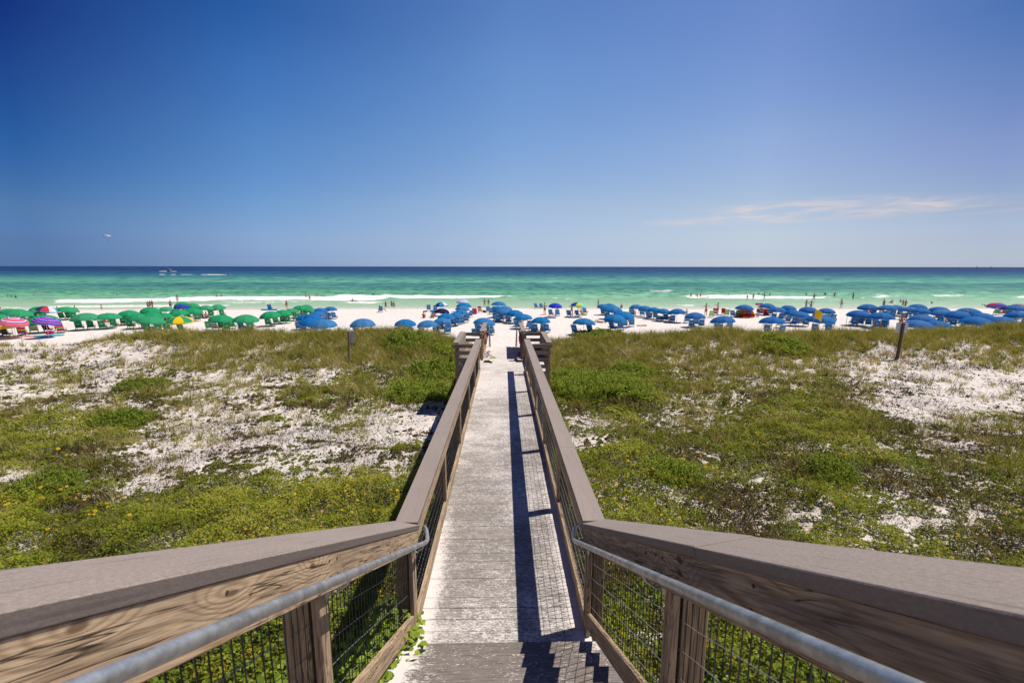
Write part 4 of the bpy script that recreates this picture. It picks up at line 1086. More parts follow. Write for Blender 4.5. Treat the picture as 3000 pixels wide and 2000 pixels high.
def canopy_mesh(key, R, H, n=8):
    k_ = (key, round(R, 1))
    if k_ in _can: return _can[k_]
    R = round(R, 1) if R >= 1 else R
    cols = SCHEMES[key]; rings = 13 if key.startswith('stripe') else 7; sub = 4; rings_col = key.startswith("stripe") or key in ("lav", "grey")
    v = []; f = []; mi = []
    N = n * sub
    for i in range(rings + 1):
        t = i / rings
        for j in range(N):
            a = 2 * math.pi * j / N; q = (j % sub) / sub; sag = 4 * q * (1 - q)
            rr = R * math.sin(t * 1.25) / math.sin(1.25) * (1 - .045 * sag * t)
            z = H * (1 - (1 - math.cos(t * 1.25)) / (1 - math.cos(1.25))) - .05 * sag * t * (1 - .2 * t)
            v.append((rr * math.cos(a), rr * math.sin(a), z))
    for i in range(rings):
        for j in range(N):
            a = i * N + j; b = i * N + (j + 1) % N
            f.append((a, b, b + N, a + N)); mi.append((i if rings_col else j // sub) % len(cols))
    me = bpy.data.meshes.new("canopy"); me.from_pydata(v, [], f); me.polygons.foreach_set('material_index', mi); me.update()
    for c in cols: me.materials.append(FAB[c])
    # valance hanging from the rim
    v2 = []; f2 = []; m2 = []
    base = rings * N
    for j in range(N):
        x, y, z = v[base + j]; q = (j % sub) / sub; drop = .085 + .02 * 4 * q * (1 - q)
        v2 += [(x, y, z), (x * 1.005, y * 1.005, z - drop * .75), (x * 1.003, y * 1.003, z - drop)]
    for j in range(N):
        a = 3 * j; b = 3 * ((j + 1) % N)
        f2.append((a, b, b + 1, a + 1)); m2.append(0); f2.append((a + 1, b + 1, b + 2, a + 2)); m2.append(1)
    me2 = bpy.data.meshes.new("valance"); me2.from_pydata(v2, [], f2); me2.polygons.foreach_set('material_index', m2); me2.update()
    me2.materials.append(FAB[cols[0]]); me2.materials.append(PALE if key not in ("green", "yg") else FAB[cols[-1]])
    mb = MB()
    for j in range(n):
        a = 2 * math.pi * j / n; pr = None
        for i in range(0, rings + 1, 2 if rings % 2 == 0 else 1):
            x, y, z = v[i * N + j * sub]; q = (x * .99, y * .99, z - .02)
            if pr: mb.bar(pr, q, .006, n=3, caps=False)
            pr = q
    me3 = bpy.data.meshes.new("ribs"); me3.from_pydata(mb.v, [], mb.f); me3.materials.append(ALU)
    _can[k_] = (me, me2, me3); return _can[k_]
def umbrella(key, loc, R, H, hr, tilt, rz):
    root = empty("beach_umbrella", loc, rz)
    tx, ty = tilt
    me, mv, mr = canopy_mesh(key, R, H)
    T = Matrix.Translation((0, 0, hr)) @ Euler((tx, ty, 0)).to_matrix().to_4x4()
    for nm, m_ in (("canopy", me), ("ribs", mr)):
        o = bpy.data.objects.new(nm, m_); COL.objects.link(o); o.parent = root; o.matrix_basis = T
        if nm == "canopy": can = o
    o = bpy.data.objects.new("valance", mv); COL.objects.link(o); o.parent = can
    p0 = T @ Vector((0, 0, H - .02)); p1 = T @ Vector((0, 0, -.35)); base = Vector((p1.x * .2, p1.y * .2, -.35))
    b = MB(); b.bar(p0, p1, .019, n=7); b.bar(p1, base, .019, n=7); b.build("pole", POLE if key in ("blue", "deep", "green", "yg") else ALU, root, keep=False)
    b = MB(); b.bar(T @ Vector((0, 0, H - .01)), T @ Vector((0, 0, H + .05)), .03, .012, n=7); b.build("finial", ALU if key not in ("green",) else FAB["green"], root, keep=False)
    return root

ZOOM = dict(A=(0, 4.523), B=(480, 4.523), C=(960, 4.523), D=(1440, 4.523), E=(1920, 4.523), F=(2400, 3.92))
def zp(r, X, Y): o, s = ZOOM[r]; return o + X / s, 740 + Y / s
# (zoom sheet, centre x, rim y, width, scheme, tilt)
UMB = """A 245 797 310 green;A 130 762 150 green;A 540 772 275 green;A 500 735 190 green;A 620 742 235 rb t;A 890 752 255 green;A 185 900 390 stripe_pink t;A 570 892 350 green
A 625 898 395 stripe_purple t;A 150 955 330 yellow;A -25 838 150 green;A 20 925 170 green;A 1140 862 325 green;A 1430 850 310 green;A 1715 810 265 green;A 1830 856 250 green
A 2010 905 330 green;A 2005 845 270 green;A 2000 768 230 green;A 2170 835 220 green;A 2200 752 190 green;B 190 805 255 green;B 215 903 330 yg;B 250 692 200 green;B 240 714 175 royal
B 385 698 150 green;B 385 778 250 green;B 557 738 205 green;B 708 728 195 green;B 770 885 310 green;B 1090 885 310 green;B 1410 835 265 green;B 1580 808 225 green;B 1695 780 205 green
B 1810 745 200 green;B 1882 728 145 green;B 1955 775 200 green;B 2070 775 185 deep;B 2200 758 195 deep;B 2040 825 220 deep;B 1865 870 200 deep;B 1960 870 265 deep;B 1940 935 270 deep
B 2120 965 340 blue;C 465 955 340 blue;C 1030 945 270 blue;C 1320 960 300 blue;C 1515 920 240 blue;C 1570 860 250 blue;C 1690 840 215 blue;C 1765 800 195 blue;C 1785 752 210 blue
C 1805 710 205 blue;C 1790 655 180 lav;C 1510 695 185 teal;C 1515 785 215 navy;C 2075 932 295 blue;D 95 690 190 blue;D 85 750 190 blue;D 190 750 180 blue;D 160 795 210 blue
D 310 812 225 blue;D 420 870 255 blue;D 650 912 275 blue;D 1225 935 310 blue;D 845 715 170 cobalt;D 1155 710 215 rain t;D 1480 720 170 blue;D 1565 715 190 blue;D 1600 766 270 blue
D 1745 850 290 blue;D 1640 895 300 blue;D 1915 725 170 blue;D 2030 745 180 blue;D 2150 765 185 blue;D 2275 785 190 blue;E 285 800 245 deep;E 525 852 275 deep;E 890 905 305 deep
E 1180 738 230 deep;E 1485 715 210 deep;E 1610 770 240 deep;E 1760 740 200 deep;E 1810 795 190 deep;E 1910 832 290 deep;E 1545 915 320 deep;E 2030 765 240 deep;E 2260 778 220 deep
E 2180 895 340 deep;F 555 625 195 deep;F 460 715 255 deep;F 700 740 280 deep;F 775 635 205 deep;F 885 625 135 deep;F 1125 620 190 deep;F 1045 655 200 deep;F 1165 672 215 deep
F 1375 655 220 deep;F 1425 690 225 deep;F 1590 715 280 deep;F 1720 678 260 deep;F 1185 755 260 deep;F 1135 840 330 deep;F 1345 830 270 deep;F 1885 730 230 deep;F 1810 790 330 deep
F 2090 775 270 deep;F 2040 600 190 ppr t;F 2320 590 130 grey t;F 2230 635 230 deep;F 2270 705 220 deep"""
LAND = [(0, "left edge of the beach"), (137, "blue and red umbrella"), (320, "footwear-free gap"), (527, "yellow and green umbrella"), (745, "lone blue lounger by the water"),
        (1023, "left sign post"), (1295, "dark navy umbrella"), (1475, "boardwalk"), (1627, "cobalt umbrella"), (1695, "multicoloured umbrella"), (1985, "white-waved shallows"),
        (2182, "red tent"), (2398, "yellow flag"), (2640, "right sign post"), (2850, "pink and purple umbrella")]
LAND = [l for l in LAND if l[1] not in ("footwear-free gap", "white-waved shallows")]
ORD = ["first", "second", "third", "fourth", "fifth", "sixth", "seventh", "eighth", "ninth", "tenth", "eleventh", "twelfth", "thirteenth", "fourteenth", "fifteenth", "sixteenth", "seventeenth", "eighteenth", "nineteenth", "twentieth"] + ["last"] * 9
PLACED = []          # (object, kind word, description, px, distance band)
def note(o, kind, desc, px, y):
    band = "in the sea" if y > 81 else "beside the water" if y > 64 else "mid beach" if y > 50 else "nearest the dune"
    PLACED.append((o, kind, desc, px, band))
CNAME = dict(blue="bright blue", deep="deep blue", green="green", navy="dark navy", cobalt="cobalt", royal="royal blue", yg="yellow and green", rb="blue and red", teal="teal white and navy",
    rain="multicoloured", ppr="pink and purple", yellow="low yellow", lav="pale lavender patterned", grey="grey striped", stripe_pink="pink and orange striped", stripe_purple="purple and pink striped")
ONE = ("navy", "cobalt", "royal", "yg", "rb", "teal", "rain", "ppr", "yellow", "lav", "grey", "stripe_pink", "stripe_purple")
UPOS = []
for ent in UMB.replace("\n", ";").split(";"):
    q = ent.split(); px, py = zp(q[0], float(q[1]), float(q[2])); Wpx = float(q[3]) / ZOOM[q[0]][1]; key = q[4]
    hr = 1.12 if key in ("blue", "deep", "green", "yg") else 1.45
    if key == "yellow": hr = .95
    p = bhit(px, py, hr); dep = math.hypot(p[1], p[0] * 0) * 1.0
    dep = (RM.T @ (p - np.array([0, 0, EZ])))[2] * -1
    R = min(1.34, max(.86, Wpx * dep / F / 2)); R = round(R, 1)
    gz = float(terrain(p[0], p[1])); rr = random.Random(int(px * 7 + py))
    tilt = (rr.uniform(-.10, .10), rr.uniform(-.10, .12))
    if key.startswith('stripe'): R = round(R * .78, 1)
    UPOS.append((key, px, py, p[0], p[1]))
    if len(q) > 5: tilt = (rr.uniform(-.1, .1), .22)
    H = R * rr.uniform(.44, .50)
    o = umbrella(key, (p[0], p[1], gz), R, H, hr, tilt, rr.uniform(0, .8))
    note(o, "umbrella", CNAME[key] + " beach umbrella", px, p[1])
    o['group'] = {"green": "green beach umbrellas", "blue": "blue beach umbrellas", "deep": "blue beach umbrellas"}.get(key, "odd-coloured beach umbrellas")

# ------------------------------------------------------------------ chairs
def sling_chair(key, col, recl, emblem=None, stripe=None):
    root = empty("beach_chair", (0, -9999, 0))
    # sits facing +y; back leans toward -y
    sy, sz = .28, .27; hip = Vector((0, -.12, .20)); kn = Vector((0, .36, .30)); topv = hip + Vector((0, -.80 * math.sin(recl), .80 * math.cos(recl)))
    W_ = .27
    def sheet(a, b, name, par, sag):
        v = []; f = []; mi = []; n = 6
        for i in range(n + 1):
            t = i / n; p = a.lerp(b, t)
            for x in (-W_ + .02, 0, W_ - .02):
                v.append((x, p.y, p.z - sag * 4 * t * (1 - t) * (1 if x == 0 else .6)))
        for i in range(n):
            for k in range(2): f.append((i * 3 + k, i * 3 + k + 1, i * 3 + k + 4, i * 3 + k + 3)); mi.append(i % len(stripe) if stripe else 0)
        me = bpy.data.meshes.new(name); me.from_pydata(v, [], f); me.polygons.foreach_set('material_index', mi); me.update()
        for c in (stripe or [col]): me.materials.append(FAB[c])
        o = bpy.data.objects.new(name, me); COL.objects.link(o); o.parent = par; return o
    bk = sheet(hip, topv, "backrest", root, .03); sheet(hip, kn, "seat", root, .05)
    if emblem:
        d = (topv - hip).normalized(); nrm = Vector((0, -d.z, d.y)) * -1; nrm = Vector((0, -abs(d.z), d.y * -1)).normalized()
        c = hip.lerp(topv, .55) + Vector((0, -abs(d.z), -abs(d.y) * 1)).normalized() * .035
        b = MB()
        if emblem == 'diamond':
            b.add([c + Vector((-.11, 0, 0)), c - d * .07, c + Vector((.11, 0, 0)), c + d * .07], [(0, 1, 2, 3)])
        else:
            for k, (w_, z_) in enumerate(((.12, .05), (.09, 0), (.12, -.05))):
                e = c + d * z_; b.add([e + Vector((-w_, 0, 0)), e + Vector((w_, 0, 0)), e + Vector((w_, 0, 0)) + d * .022, e + Vector((-w_, 0, 0)) + d * .022], [(0, 1, 2, 3)])
        b.build("emblem", FAB["white"], bk, keep=False)
    for s in (-1, 1):
        b = MB(); x = s * W_
        t = .018
        b.bar((x, hip.y + .10, hip.z - .16), (x, topv.y, topv.z), t, n=4); b.build("back_rail", CHAIRWOOD, root, keep=False)
        b = MB(); b.bar((x, kn.y + .02, kn.z), (x, hip.y - .35, .01), t, n=4); b.build("side_rail", CHAIRWOOD, root, keep=False)
        b = MB(); b.bar((x, kn.y - .10, kn.z - .02), (x, kn.y + .08, 0), t, n=4); b.build("leg", CHAIRWOOD, root, keep=False)
        b = MB(); am = hip.lerp(topv, .38); b.box(x - .03, x + .03, am.y, kn.y - .02, am.z - .01, am.z + .012); b.bar((x, kn.y - .08, kn.z), (x, kn.y - .08, am.z), .012, n=4)
        b.build("armrest", CHAIRWOOD, root, keep=False)
    b = MB()
    for p in (topv, Vector((0, kn.y + .02, kn.z)), Vector((0, hip.y - .34, .02)), Vector((0, hip.y + .09, hip.z - .14))):
        b.bar((-W_, p.y, p.z), (W_, p.y, p.z), .015, n=4)
    b.build("crossbars", CHAIRWOOD, root, keep=False)
    return root
PROTO = {}
def chair(key, px, py, rot, towel=None, desc=None):
    spec = dict(bl=("blue", .50, 'text', None, "blue sling chair"), bf=("blue", .95, None, None, "laid-back blue lounger"),
        gr=("green", .45, 'diamond', None, "green sling chair"), gf=("green", .8, None, None, "laid-back green lounger"),
        st=("pink", .4, None, ["magenta", "purple", "lime", "orange"], "bright striped folding chair"), ys=("yellow", .3, None, ["yellow", "white"], "yellow and white striped chair"),
        rd=("red", .45, None, ["red", "black"], "red and dark folding chair"), bk=("black", .35, None, None, "black camp chair"), wt=("white", .45, None, ["white", "grey"], "pale towel-draped chair"),
        tl=("teal", .4, None, ["teal", "lime"], "teal striped chair"), sk=("skyblue", .4, None, None, "sky blue folding chair"), og=("orange", .5, None, ["orange", "black"], "orange-topped dark chair"),
        nv=("navy", .8, None, None, "navy lounge chair"))[key]
    p = bhit(px, py, 0.02)
    if key not in PROTO:
        o = sling_chair(key, spec[0], spec[1], spec[2], spec[3]); PROTO[key] = o
    else: o = copy_tree(PROTO[key])
    o.location = (p[0], p[1], float(terrain(p[0], p[1]))); o.rotation_euler = (0, 0, rot)
    rr = random.Random(int(px * 3 + py)); s = rr.uniform(1.0, 1.1); o.scale = (s, s, s)
    o['group'] = "chairs set out on the beach"
    note(o, "chair", desc or spec[4], px, p[1]); return o
CH = """A gr 1060 1000;A gr 1215 992;A gr 1370 995;A gr 1520 965;A gr 1685 920;A gr 1790 912;A gr 835 862;A gr 930 860;A gr 545 812;A st 305 1068;A ys 455 1035;A rd 640 1025;A st 785 1010;A st 825 1040
A bk 95 1085;A bk -20 1070;A gr 1740 985;A bk 450 835;A gf 380 845;A bk 30 850;A gr 1900 930;A gr 2350 860
B gr 605 1010;B wt 695 1018;B gr 780 1010;B gr 920 995;B bl 1155 985;B bl 1050 1015;B gr 1390 965;B gr 1495 942;B gr 1590 930;B gr 1650 930;B gr 1745 858;B gr 245 1035;B gr 55 1025;B nv 630 812
B bl 1410 755;B nv 460 870;B bf 2170 850;B bf 1820 930;B gf 350 860;B bf 2210 855
C bl 1340 768;C bl 1425 770;C bl 1450 1025;C bl 1550 975;C bl 1585 1045;C bl 1590 1010;C bl 1665 970;C bl 1715 955;C bl 1775 945;C bl 2000 1045;C bl 2155 1065;C bl 1885 855;C bl 2125 790;C bl 2170 815
C bl 2240 895;C bl 2300 900;C sk 1400 850;C bl 700 785;C st 2020 790;C bl 1650 930;C bl 1840 890
D bl 60 845;D bl 135 905;D bl 230 935;D bl 335 975;D bl 385 915;D bl 535 1035;D bl 695 1025;D bl 1115 1078;D bl 1320 1080;D bl 1610 1030;D bl 1720 1020;D bl 1855 975;D bl 790 838;D bl 875 838;D bl 1030 845
D bl 1145 845;D bl 1240 810;D bl 1485 825;D wt 1520 828;D bl 1855 810;D bl 1995 835;D bl 2085 862;D bl 2170 875;D bf 2225 905;D bl 2310 905;D bl 1760 985;D bl 60 900;D bl 595 738;D bl 660 740
E bf 50 895;E bf 115 905;E bf 215 905;E bl 415 925;E bl 540 965;E bl 820 1003;E bl 970 1003;E tl 740 852;E st 790 822;E rd 905 815;E tl 940 835;E bl 1025 845;E gr 1085 845;E rd 1465 825;E bl 1525 812
E bl 1690 810;E bl 1690 855;E wt 1500 995;E wt 1640 985;E bf 1860 905;E bl 1930 908;E bf 1980 915;E bl 2310 845;E sk 2330 965;E st 1335 728;E st 1385 735;E bl 1400 815
F rd 590 695;F bl 380 812;F bl 470 820;F bl 560 832;F bl 645 838;F bl 760 838;F bl 1075 708;F bf 1150 712;F bf 1215 715;F og 1350 750;F bk 1410 748;F og 1480 775;F bf 1585 785;F bl 1660 815;F gf 2030 690
F rd 2110 692;F bk 2180 685;F sk 790 705;F bl 120 745;F bl 1020 715;F sk 100 830;F gr 2250 750"""
for ent in CH.replace("\n", ";").split(";"):
    q = ent.split(); px, py = zp(q[0], float(q[2]), float(q[3])); rr = random.Random(int(px * 11 + py))
    X_ = float(q[2]); base = dict(A=.50, B=.28, C=.30 if X_ < 1900 else -.25, D=-.42, E=-.85 if q[1] == 'bf' else -.40, F=-.50)[q[0]]
    chair(q[1], px, py, base + rr.uniform(-.30, .25))

CPOS = [(o.location.x, o.location.y) for o, k, *_ in PLACED if k == "chair"]
for key, px, py, ux, uy in UPOS:           # the pair of chairs that goes with each rented umbrella
    if key not in ("blue", "deep", "green"): continue
    rr = random.Random(int(ux * 31 + uy))
    for sgn in (-1, 1):
        cx, cy = ux + sgn * rr.uniform(.45, .7), uy + rr.uniform(-.5, .1)
        if min((cx - a) ** 2 + (cy - b) ** 2 for a, b in CPOS) < 1.0 or len(CPOS) > 290: continue
        qx, qy = topix(cx, cy, float(terrain(cx, cy)) + .3)
        if not (0 < qx < 3000): continue
        CPOS.append((cx, cy)); o = copy_tree(PROTO["gr" if key == "green" else "bl"]); o.location = (cx, cy, float(terrain(cx, cy)))
        o.rotation_euler = (0, 0, -math.atan2(cx, cy) * .8 + rr.uniform(-.3, .3)); note(o, "chair", "green sling chair" if key == "green" else "blue sling chair", float(qx), cy)
# ------------------------------------------------------------------ people
SKIN = {k: plain("skin_" + k, c, .55, .15, 6.0) for k, c in dict(tan=(0.42, 0.21, 0.13), pale=(0.58, 0.34, 0.25), brown=(0.22, 0.10, 0.06)).items()}
HAIR = {k: plain("hair_" + k, c, .7) for k, c in dict(dark=(0.025, 0.017, 0.013), blond=(0.38, 0.25, 0.11), hat=(0.5, 0.42, 0.30)).items()}
CLO = FAB
def skin_mesh(name, nodes, edges, sub=1, root=0):
    me = bpy.data.meshes.new(name); ks = list(nodes); me.from_pydata([nodes[k][0] for k in ks], [(ks.index(a), ks.index(b)) for a, b in edges], [])
    o = bpy.data.objects.new(name, me); COL.objects.link(o)
    sk = o.modifiers.new("s", 'SKIN'); sk.use_smooth_shade = True; o.modifiers.new("u", 'SUBSURF').levels = sub
    for i, k in enumerate(ks):
        r = nodes[k][1]; me.skin_vertices[0].data[i].radius = r if isinstance(r, tuple) else (r, r)
        me.skin_vertices[0].data[i].use_root = (i == root)
    dg = bpy.context.evaluated_depsgraph_get(); dg.update()
    ev = o.evaluated_get(dg); out = bpy.data.meshes.new_from_object(ev); out.name = name
    out.polygons.foreach_set('use_smooth', [True] * len(out.polygons))
    bpy.data.objects.remove(o); return out
# joints per pose (front of the body toward +y): head, neck, chest, waist, pelvis, then limbs left/right
def pose(kind):
    V = Vector
    P = dict(pel=V((0, 0, .93)), wai=V((0, 0, 1.08)), che=V((0, .01, 1.28)), nec=V((0, 0, 1.47)), hea=V((0, .02, 1.58)), top=V((0, .01, 1.70)))
    A = {}
    for s, n in ((-1, 'l'), (1, 'r')):
        P['hip' + n] = V((s * .10, 0, .90)); P['kne' + n] = V((s * .12, .02, .49)); P['ank' + n] = V((s * .13, -.02, .08)); P['toe' + n] = V((s * .16, .14, .03))
        P['sho' + n] = V((s * .18, 0, 1.41)); P['elb' + n] = V((s * .25, -.03, 1.14)); P['wri' + n] = V((s * .27, .06, .90)); P['han' + n] = V((s * .27, .09, .81))
    if kind == 'walk':
        P['knel'] += V((0, .14, .02)); P['ankl'] += V((0, .22, .02)); P['toel'] += V((0, .24, .04)); P['kner'] += V((0, -.06, 0)); P['ankr'] += V((0, -.30, .06)); P['toer'] += V((0, -.26, .0))
        P['wril'] += V((0, -.22, .04)); P['hanl'] += V((0, -.27, .07)); P['wrir'] += V((0, .20, .06)); P['hanr'] += V((0, .24, .1))
    if kind == 'hips':
        for s, n in ((-1, 'l'), (1, 'r')): P['elb' + n] = V((s * .38, -.05, 1.17)); P['wri' + n] = V((s * .19, .05, .98)); P['han' + n] = V((s * .14, .07, .95))
    if kind == 'arms':
        for s, n in ((-1, 'l'), (1, 'r')): P['elb' + n] = V((s * .34, .12, 1.30)); P['wri' + n] = V((s * .28, .32, 1.42)); P['han' + n] = V((s * .24, .40, 1.46))
    if kind == 'spread':
        for s, n in ((-1, 'l'), (1, 'r')): P['elb' + n] = V((s * .44, 0, 1.30)); P['wri' + n] = V((s * .66, .05, 1.22)); P['han' + n] = V((s * .75, .06, 1.20))
    if kind == 'bend':
        for k in ('wai', 'che', 'nec', 'hea', 'top'):
            z = P[k].z - .93; P[k] = V((P[k].x, z * .85, .93 + z * .45))
        for s, n in ((-1, 'l'), (1, 'r')): P['sho' + n] = V((s * .17, .42, 1.13)); P['elb' + n] = V((s * .2, .55, .86)); P['wri' + n] = V((s * .18, .66, .62)); P['han' + n] = V((s * .17, .70, .54))
    if kind == 'sit':       # on a low reclined chair
        P.update(pel=V((0, 0, .30)), wai=V((0, -.08, .44)), che=V((0, -.20, .62)), nec=V((0, -.27, .80)), hea=V((0, -.26, .91)), top=V((0, -.27, 1.03)))
        for s, n in ((-1, 'l'), (1, 'r')):
            P['hip' + n] = V((s * .10, .04, .31)); P['kne' + n] = V((s * .14, .42, .48)); P['ank' + n] = V((s * .13, .72, .12)); P['toe' + n] = V((s * .15, .86, .12))
            P['sho' + n] = V((s * .18, -.25, .74)); P['elb' + n] = V((s * .28, -.08, .55)); P['wri' + n] = V((s * .26, .14, .50)); P['han' + n] = V((s * .25, .22, .50))
    if kind == 'squat':     # sitting on the sand, knees up
        P.update(pel=V((0, 0, .12)), wai=V((0, -.02, .28)), che=V((0, .02, .47)), nec=V((0, .06, .65)), hea=V((0, .10, .76)), top=V((0, .10, .88)))
        for s, n in ((-1, 'l'), (1, 'r')):
            P['hip' + n] = V((s * .10, .02, .12)); P['kne' + n] = V((s * .15, .36, .42)); P['ank' + n] = V((s * .13, .55, .07)); P['toe' + n] = V((s * .15, .69, .03))
            P['sho' + n] = V((s * .18, .05, .60)); P['elb' + n] = V((s * .24, .22, .42)); P['wri' + n] = V((s * .14, .40, .40)); P['han' + n] = V((s * .09, .46, .38))
    if kind == 'lie':       # flat on the back along y
        P.update(pel=V((0, 0, .11)), wai=V((0, -.15, .11)), che=V((0, -.36, .12)), nec=V((0, -.55, .12)), hea=V((0, -.66, .13)), top=V((0, -.78, .13)))
        for s, n in ((-1, 'l'), (1, 'r')):
            P['hip' + n] = V((s * .10, .03, .10)); P['kne' + n] = V((s * .13, .44, .12 + (.20 if s > 0 else 0))); P['ank' + n] = V((s * .12, .84 - (.16 if s > 0 else 0), .06)); P['toe' + n] = V((s * .14, .90 - (.1 if s > 0 else 0), .13))
            P['sho' + n] = V((s * .18, -.49, .10)); P['elb' + n] = V((s * .30, -.26, .07)); P['wri' + n] = V((s * .28, -.02, .06)); P['han' + n] = V((s * .26, .06, .05))
    return P
RAD = dict(pel=(.125, .10), wai=(.115, .085), che=(.135, .095), nec=.048, hea=.072, top=.055, hip=.085, kne=.052, ank=.034, toe=.026, sho=.055, elb=.036, wri=.025, han=.028)
def person_meshes(kind):
    P = pose(kind); nodes = {k: (tuple(v), RAD[k] if k in RAD else RAD[k[:3]]) for k, v in P.items()}
    E = [('pel', 'wai'), ('wai', 'che'), ('che', 'nec'), ('nec', 'hea'), ('hea', 'top')]
    for n in 'lr': E += [('pel', 'hip' + n), ('hip' + n, 'kne' + n), ('kne' + n, 'ank' + n), ('ank' + n, 'toe' + n), ('che', 'sho' + n), ('sho' + n, 'elb' + n), ('elb' + n, 'wri' + n), ('wri' + n, 'han' + n)]
    # fingers and thumb, each its own short chain
    for n in 'lr':
        h = P['han' + n]; d = (h - P['wri' + n]).normalized(); sd_ = Vector((0, 1, 0)) if abs(d.y) < .8 else Vector((1, 0, 0))
        for i, (o_, L) in enumerate(((-.024, .055), (-.008, .068), (.008, .064), (.024, .05), (.042, .03))):
            nodes[f'f{n}{i}'] = (tuple(h + sd_ * o_ + d * L + Vector((0, 0, -.006 * i))), .008); E.append(('han' + n, f'f{n}{i}'))
    body = skin_mesh("body", nodes, E, 1, list(nodes).index('pel'))
    g = 1.16; G = lambda k, r=None: (nodes[k][0], tuple(x * g for x in (RAD.get(k) or RAD[k[:3]])) if isinstance(RAD.get(k) or RAD[k[:3]], tuple) else (RAD.get(k) or RAD[k[:3]]) * g)
    sn = {'pel': G('pel'), 'wai': (tuple(P['pel'].lerp(P['wai'], .35)), (.14, .108))}
    se = [('pel', 'wai')]
    for n in 'lr': sn['hip' + n] = (nodes['hip' + n][0], .103); sn['t' + n] = (tuple(P['hip' + n].lerp(P['kne' + n], .62)), .086); se += [('pel', 'hip' + n), ('hip' + n, 't' + n)]
    shorts = skin_mesh("shorts", sn, se, 1)
    tn = {'wai': (tuple(P['pel'].lerp(P['wai'], .6)), (.135, .105)), 'che': (tuple(P['che']), (.155, .115)), 'up': (tuple(P['che'].lerp(P['nec'], .45)), (.12, .085))}
    top = skin_mesh("top", tn, [('wai', 'che'), ('che', 'up')], 1)
    un = {'pel': (tuple(P['pel']), (.142, .115)), 'b': (tuple(P['pel'].lerp(P['wai'], .3)), (.13, .10))}
    brief = skin_mesh("bikini_bottom", un, [('pel', 'b')], 1)
    bn = {'a': (tuple(P['wai'].lerp(P['che'], .65)), (.148, .108)), 'b': (tuple(P['che'].lerp(P['nec'], .12)), (.15, .11))}
    band = skin_mesh("bikini_top", bn, [('a', 'b')], 1)
    hd = (P['top'] - P['hea']).normalized(); c = P['hea'] + hd * .055 + Vector((0, -.012, .006))
    hb = MB(); hb.ball(tuple(c), .088, 10, sc=(.95, 1.08, 1.05)); hair = bpy.data.meshes.new("hair"); hair.from_pydata(hb.v, [], hb.f)
    hb = MB(); hb.ball(tuple(c), .088, 10, sc=(.95, 1.08, 1.0)); hb.tube([c + Vector((0, -.03, 0)), c + Vector((0, -.08, -.10)), c + Vector((0, -.07, -.24))], [.07, .06, .02], 7)
    lhair = bpy.data.meshes.new("hair"); lhair.from_pydata(hb.v, [], hb.f)
    hb = MB(); hb.bar(c + Vector((0, 0, .015)), c + Vector((0, 0, .03)), .19, .18, n=14); hb.bar(c + Vector((0, 0, .03)), c + Vector((0, 0, .11)), .095, .075, n=12)
    hat = bpy.data.meshes.new("hat"); hat.from_pydata(hb.v, [], hb.f)
    for m_ in (hair, lhair): m_.polygons.foreach_set('use_smooth', [True] * len(m_.polygons))
    # nose and eyes turn the ball of the head into a face
    fm = MB(); f0 = P['hea'] + Vector((0, .068, .035)) if kind != 'lie' else P['hea'] + Vector((0, -.03, .07)); up = hd
    fm.ball(tuple(f0), .016, 6)
    for s in (-1, 1): fm.ball(tuple(f0 + Vector((s * .028, -.012 if kind != 'lie' else 0, 0)) + up * .022), .009, 6, m=1)
    face = bpy.data.meshes.new("face"); face.from_pydata(fm.v, [], fm.f); face.polygons.foreach_set('material_index', fm.m)
    return dict(body=body, shorts=shorts, top=top, brief=brief, band=band, hair=hair, lhair=lhair, hat=hat, face=face)
PM = {}
def person(px, py, kind, skin, clothes, desc, rot=0.0, hgt=1.72, sub=0.0, hair='dark', water=False, at=None):
    if kind not in PM: PM[kind] = person_meshes(kind)
    m = PM[kind]
    if at is not None: p = at
    elif water: p = hit(px, py, flat=0.0); p = np.array([p[0], p[1], sea_z(np.array([p[0]]), np.array([p[1]]))[0] * .5 - sub])
    else: p = bhit(px, py, 0.01); p = np.array([p[0], p[1], float(terrain(p[0], p[1]))])
    root = empty("person", tuple(p), rot); s = hgt / 1.76; root.scale = (s, s, s); root['group'] = "beachgoers"
    def part(mesh, mat, name):
        o = bpy.data.objects.new(name, mesh); COL.objects.link(o); o.parent = root
        if not mesh.materials: mesh.materials.append(mat)
        o.material_slots[0].link = 'OBJECT'; o.material_slots[0].material = mat; return o
    part(m['body'], SKIN[skin], "body")
    fo = bpy.data.objects.new("face", m['face'])
    COL.objects.link(fo); fo.parent = root
    if not m['face'].materials: m['face'].materials.append(SKIN['tan']); m['face'].materials.append(HAIR['dark'])
    fo.material_slots[0].link = 'OBJECT'; fo.material_slots[0].material = SKIN[skin]
    part(m['lhair'] if hair.endswith('+') else m['hair'], HAIR[hair.rstrip('+') if hair != 'hat' else 'dark'], "hair")
    if hair == 'hat': part(m['hat'], HAIR['hat'], "hat")
    for c in clothes.split(','):
        k, col = c.split(':'); part(m[dict(s='shorts', t='top', b='brief', u='band')[k]], CLO[col], dict(s='swim_shorts', t='shirt', b='bikini_bottom', u='bikini_top')[k])
    note(root, "person", desc, px, p[1]); return root
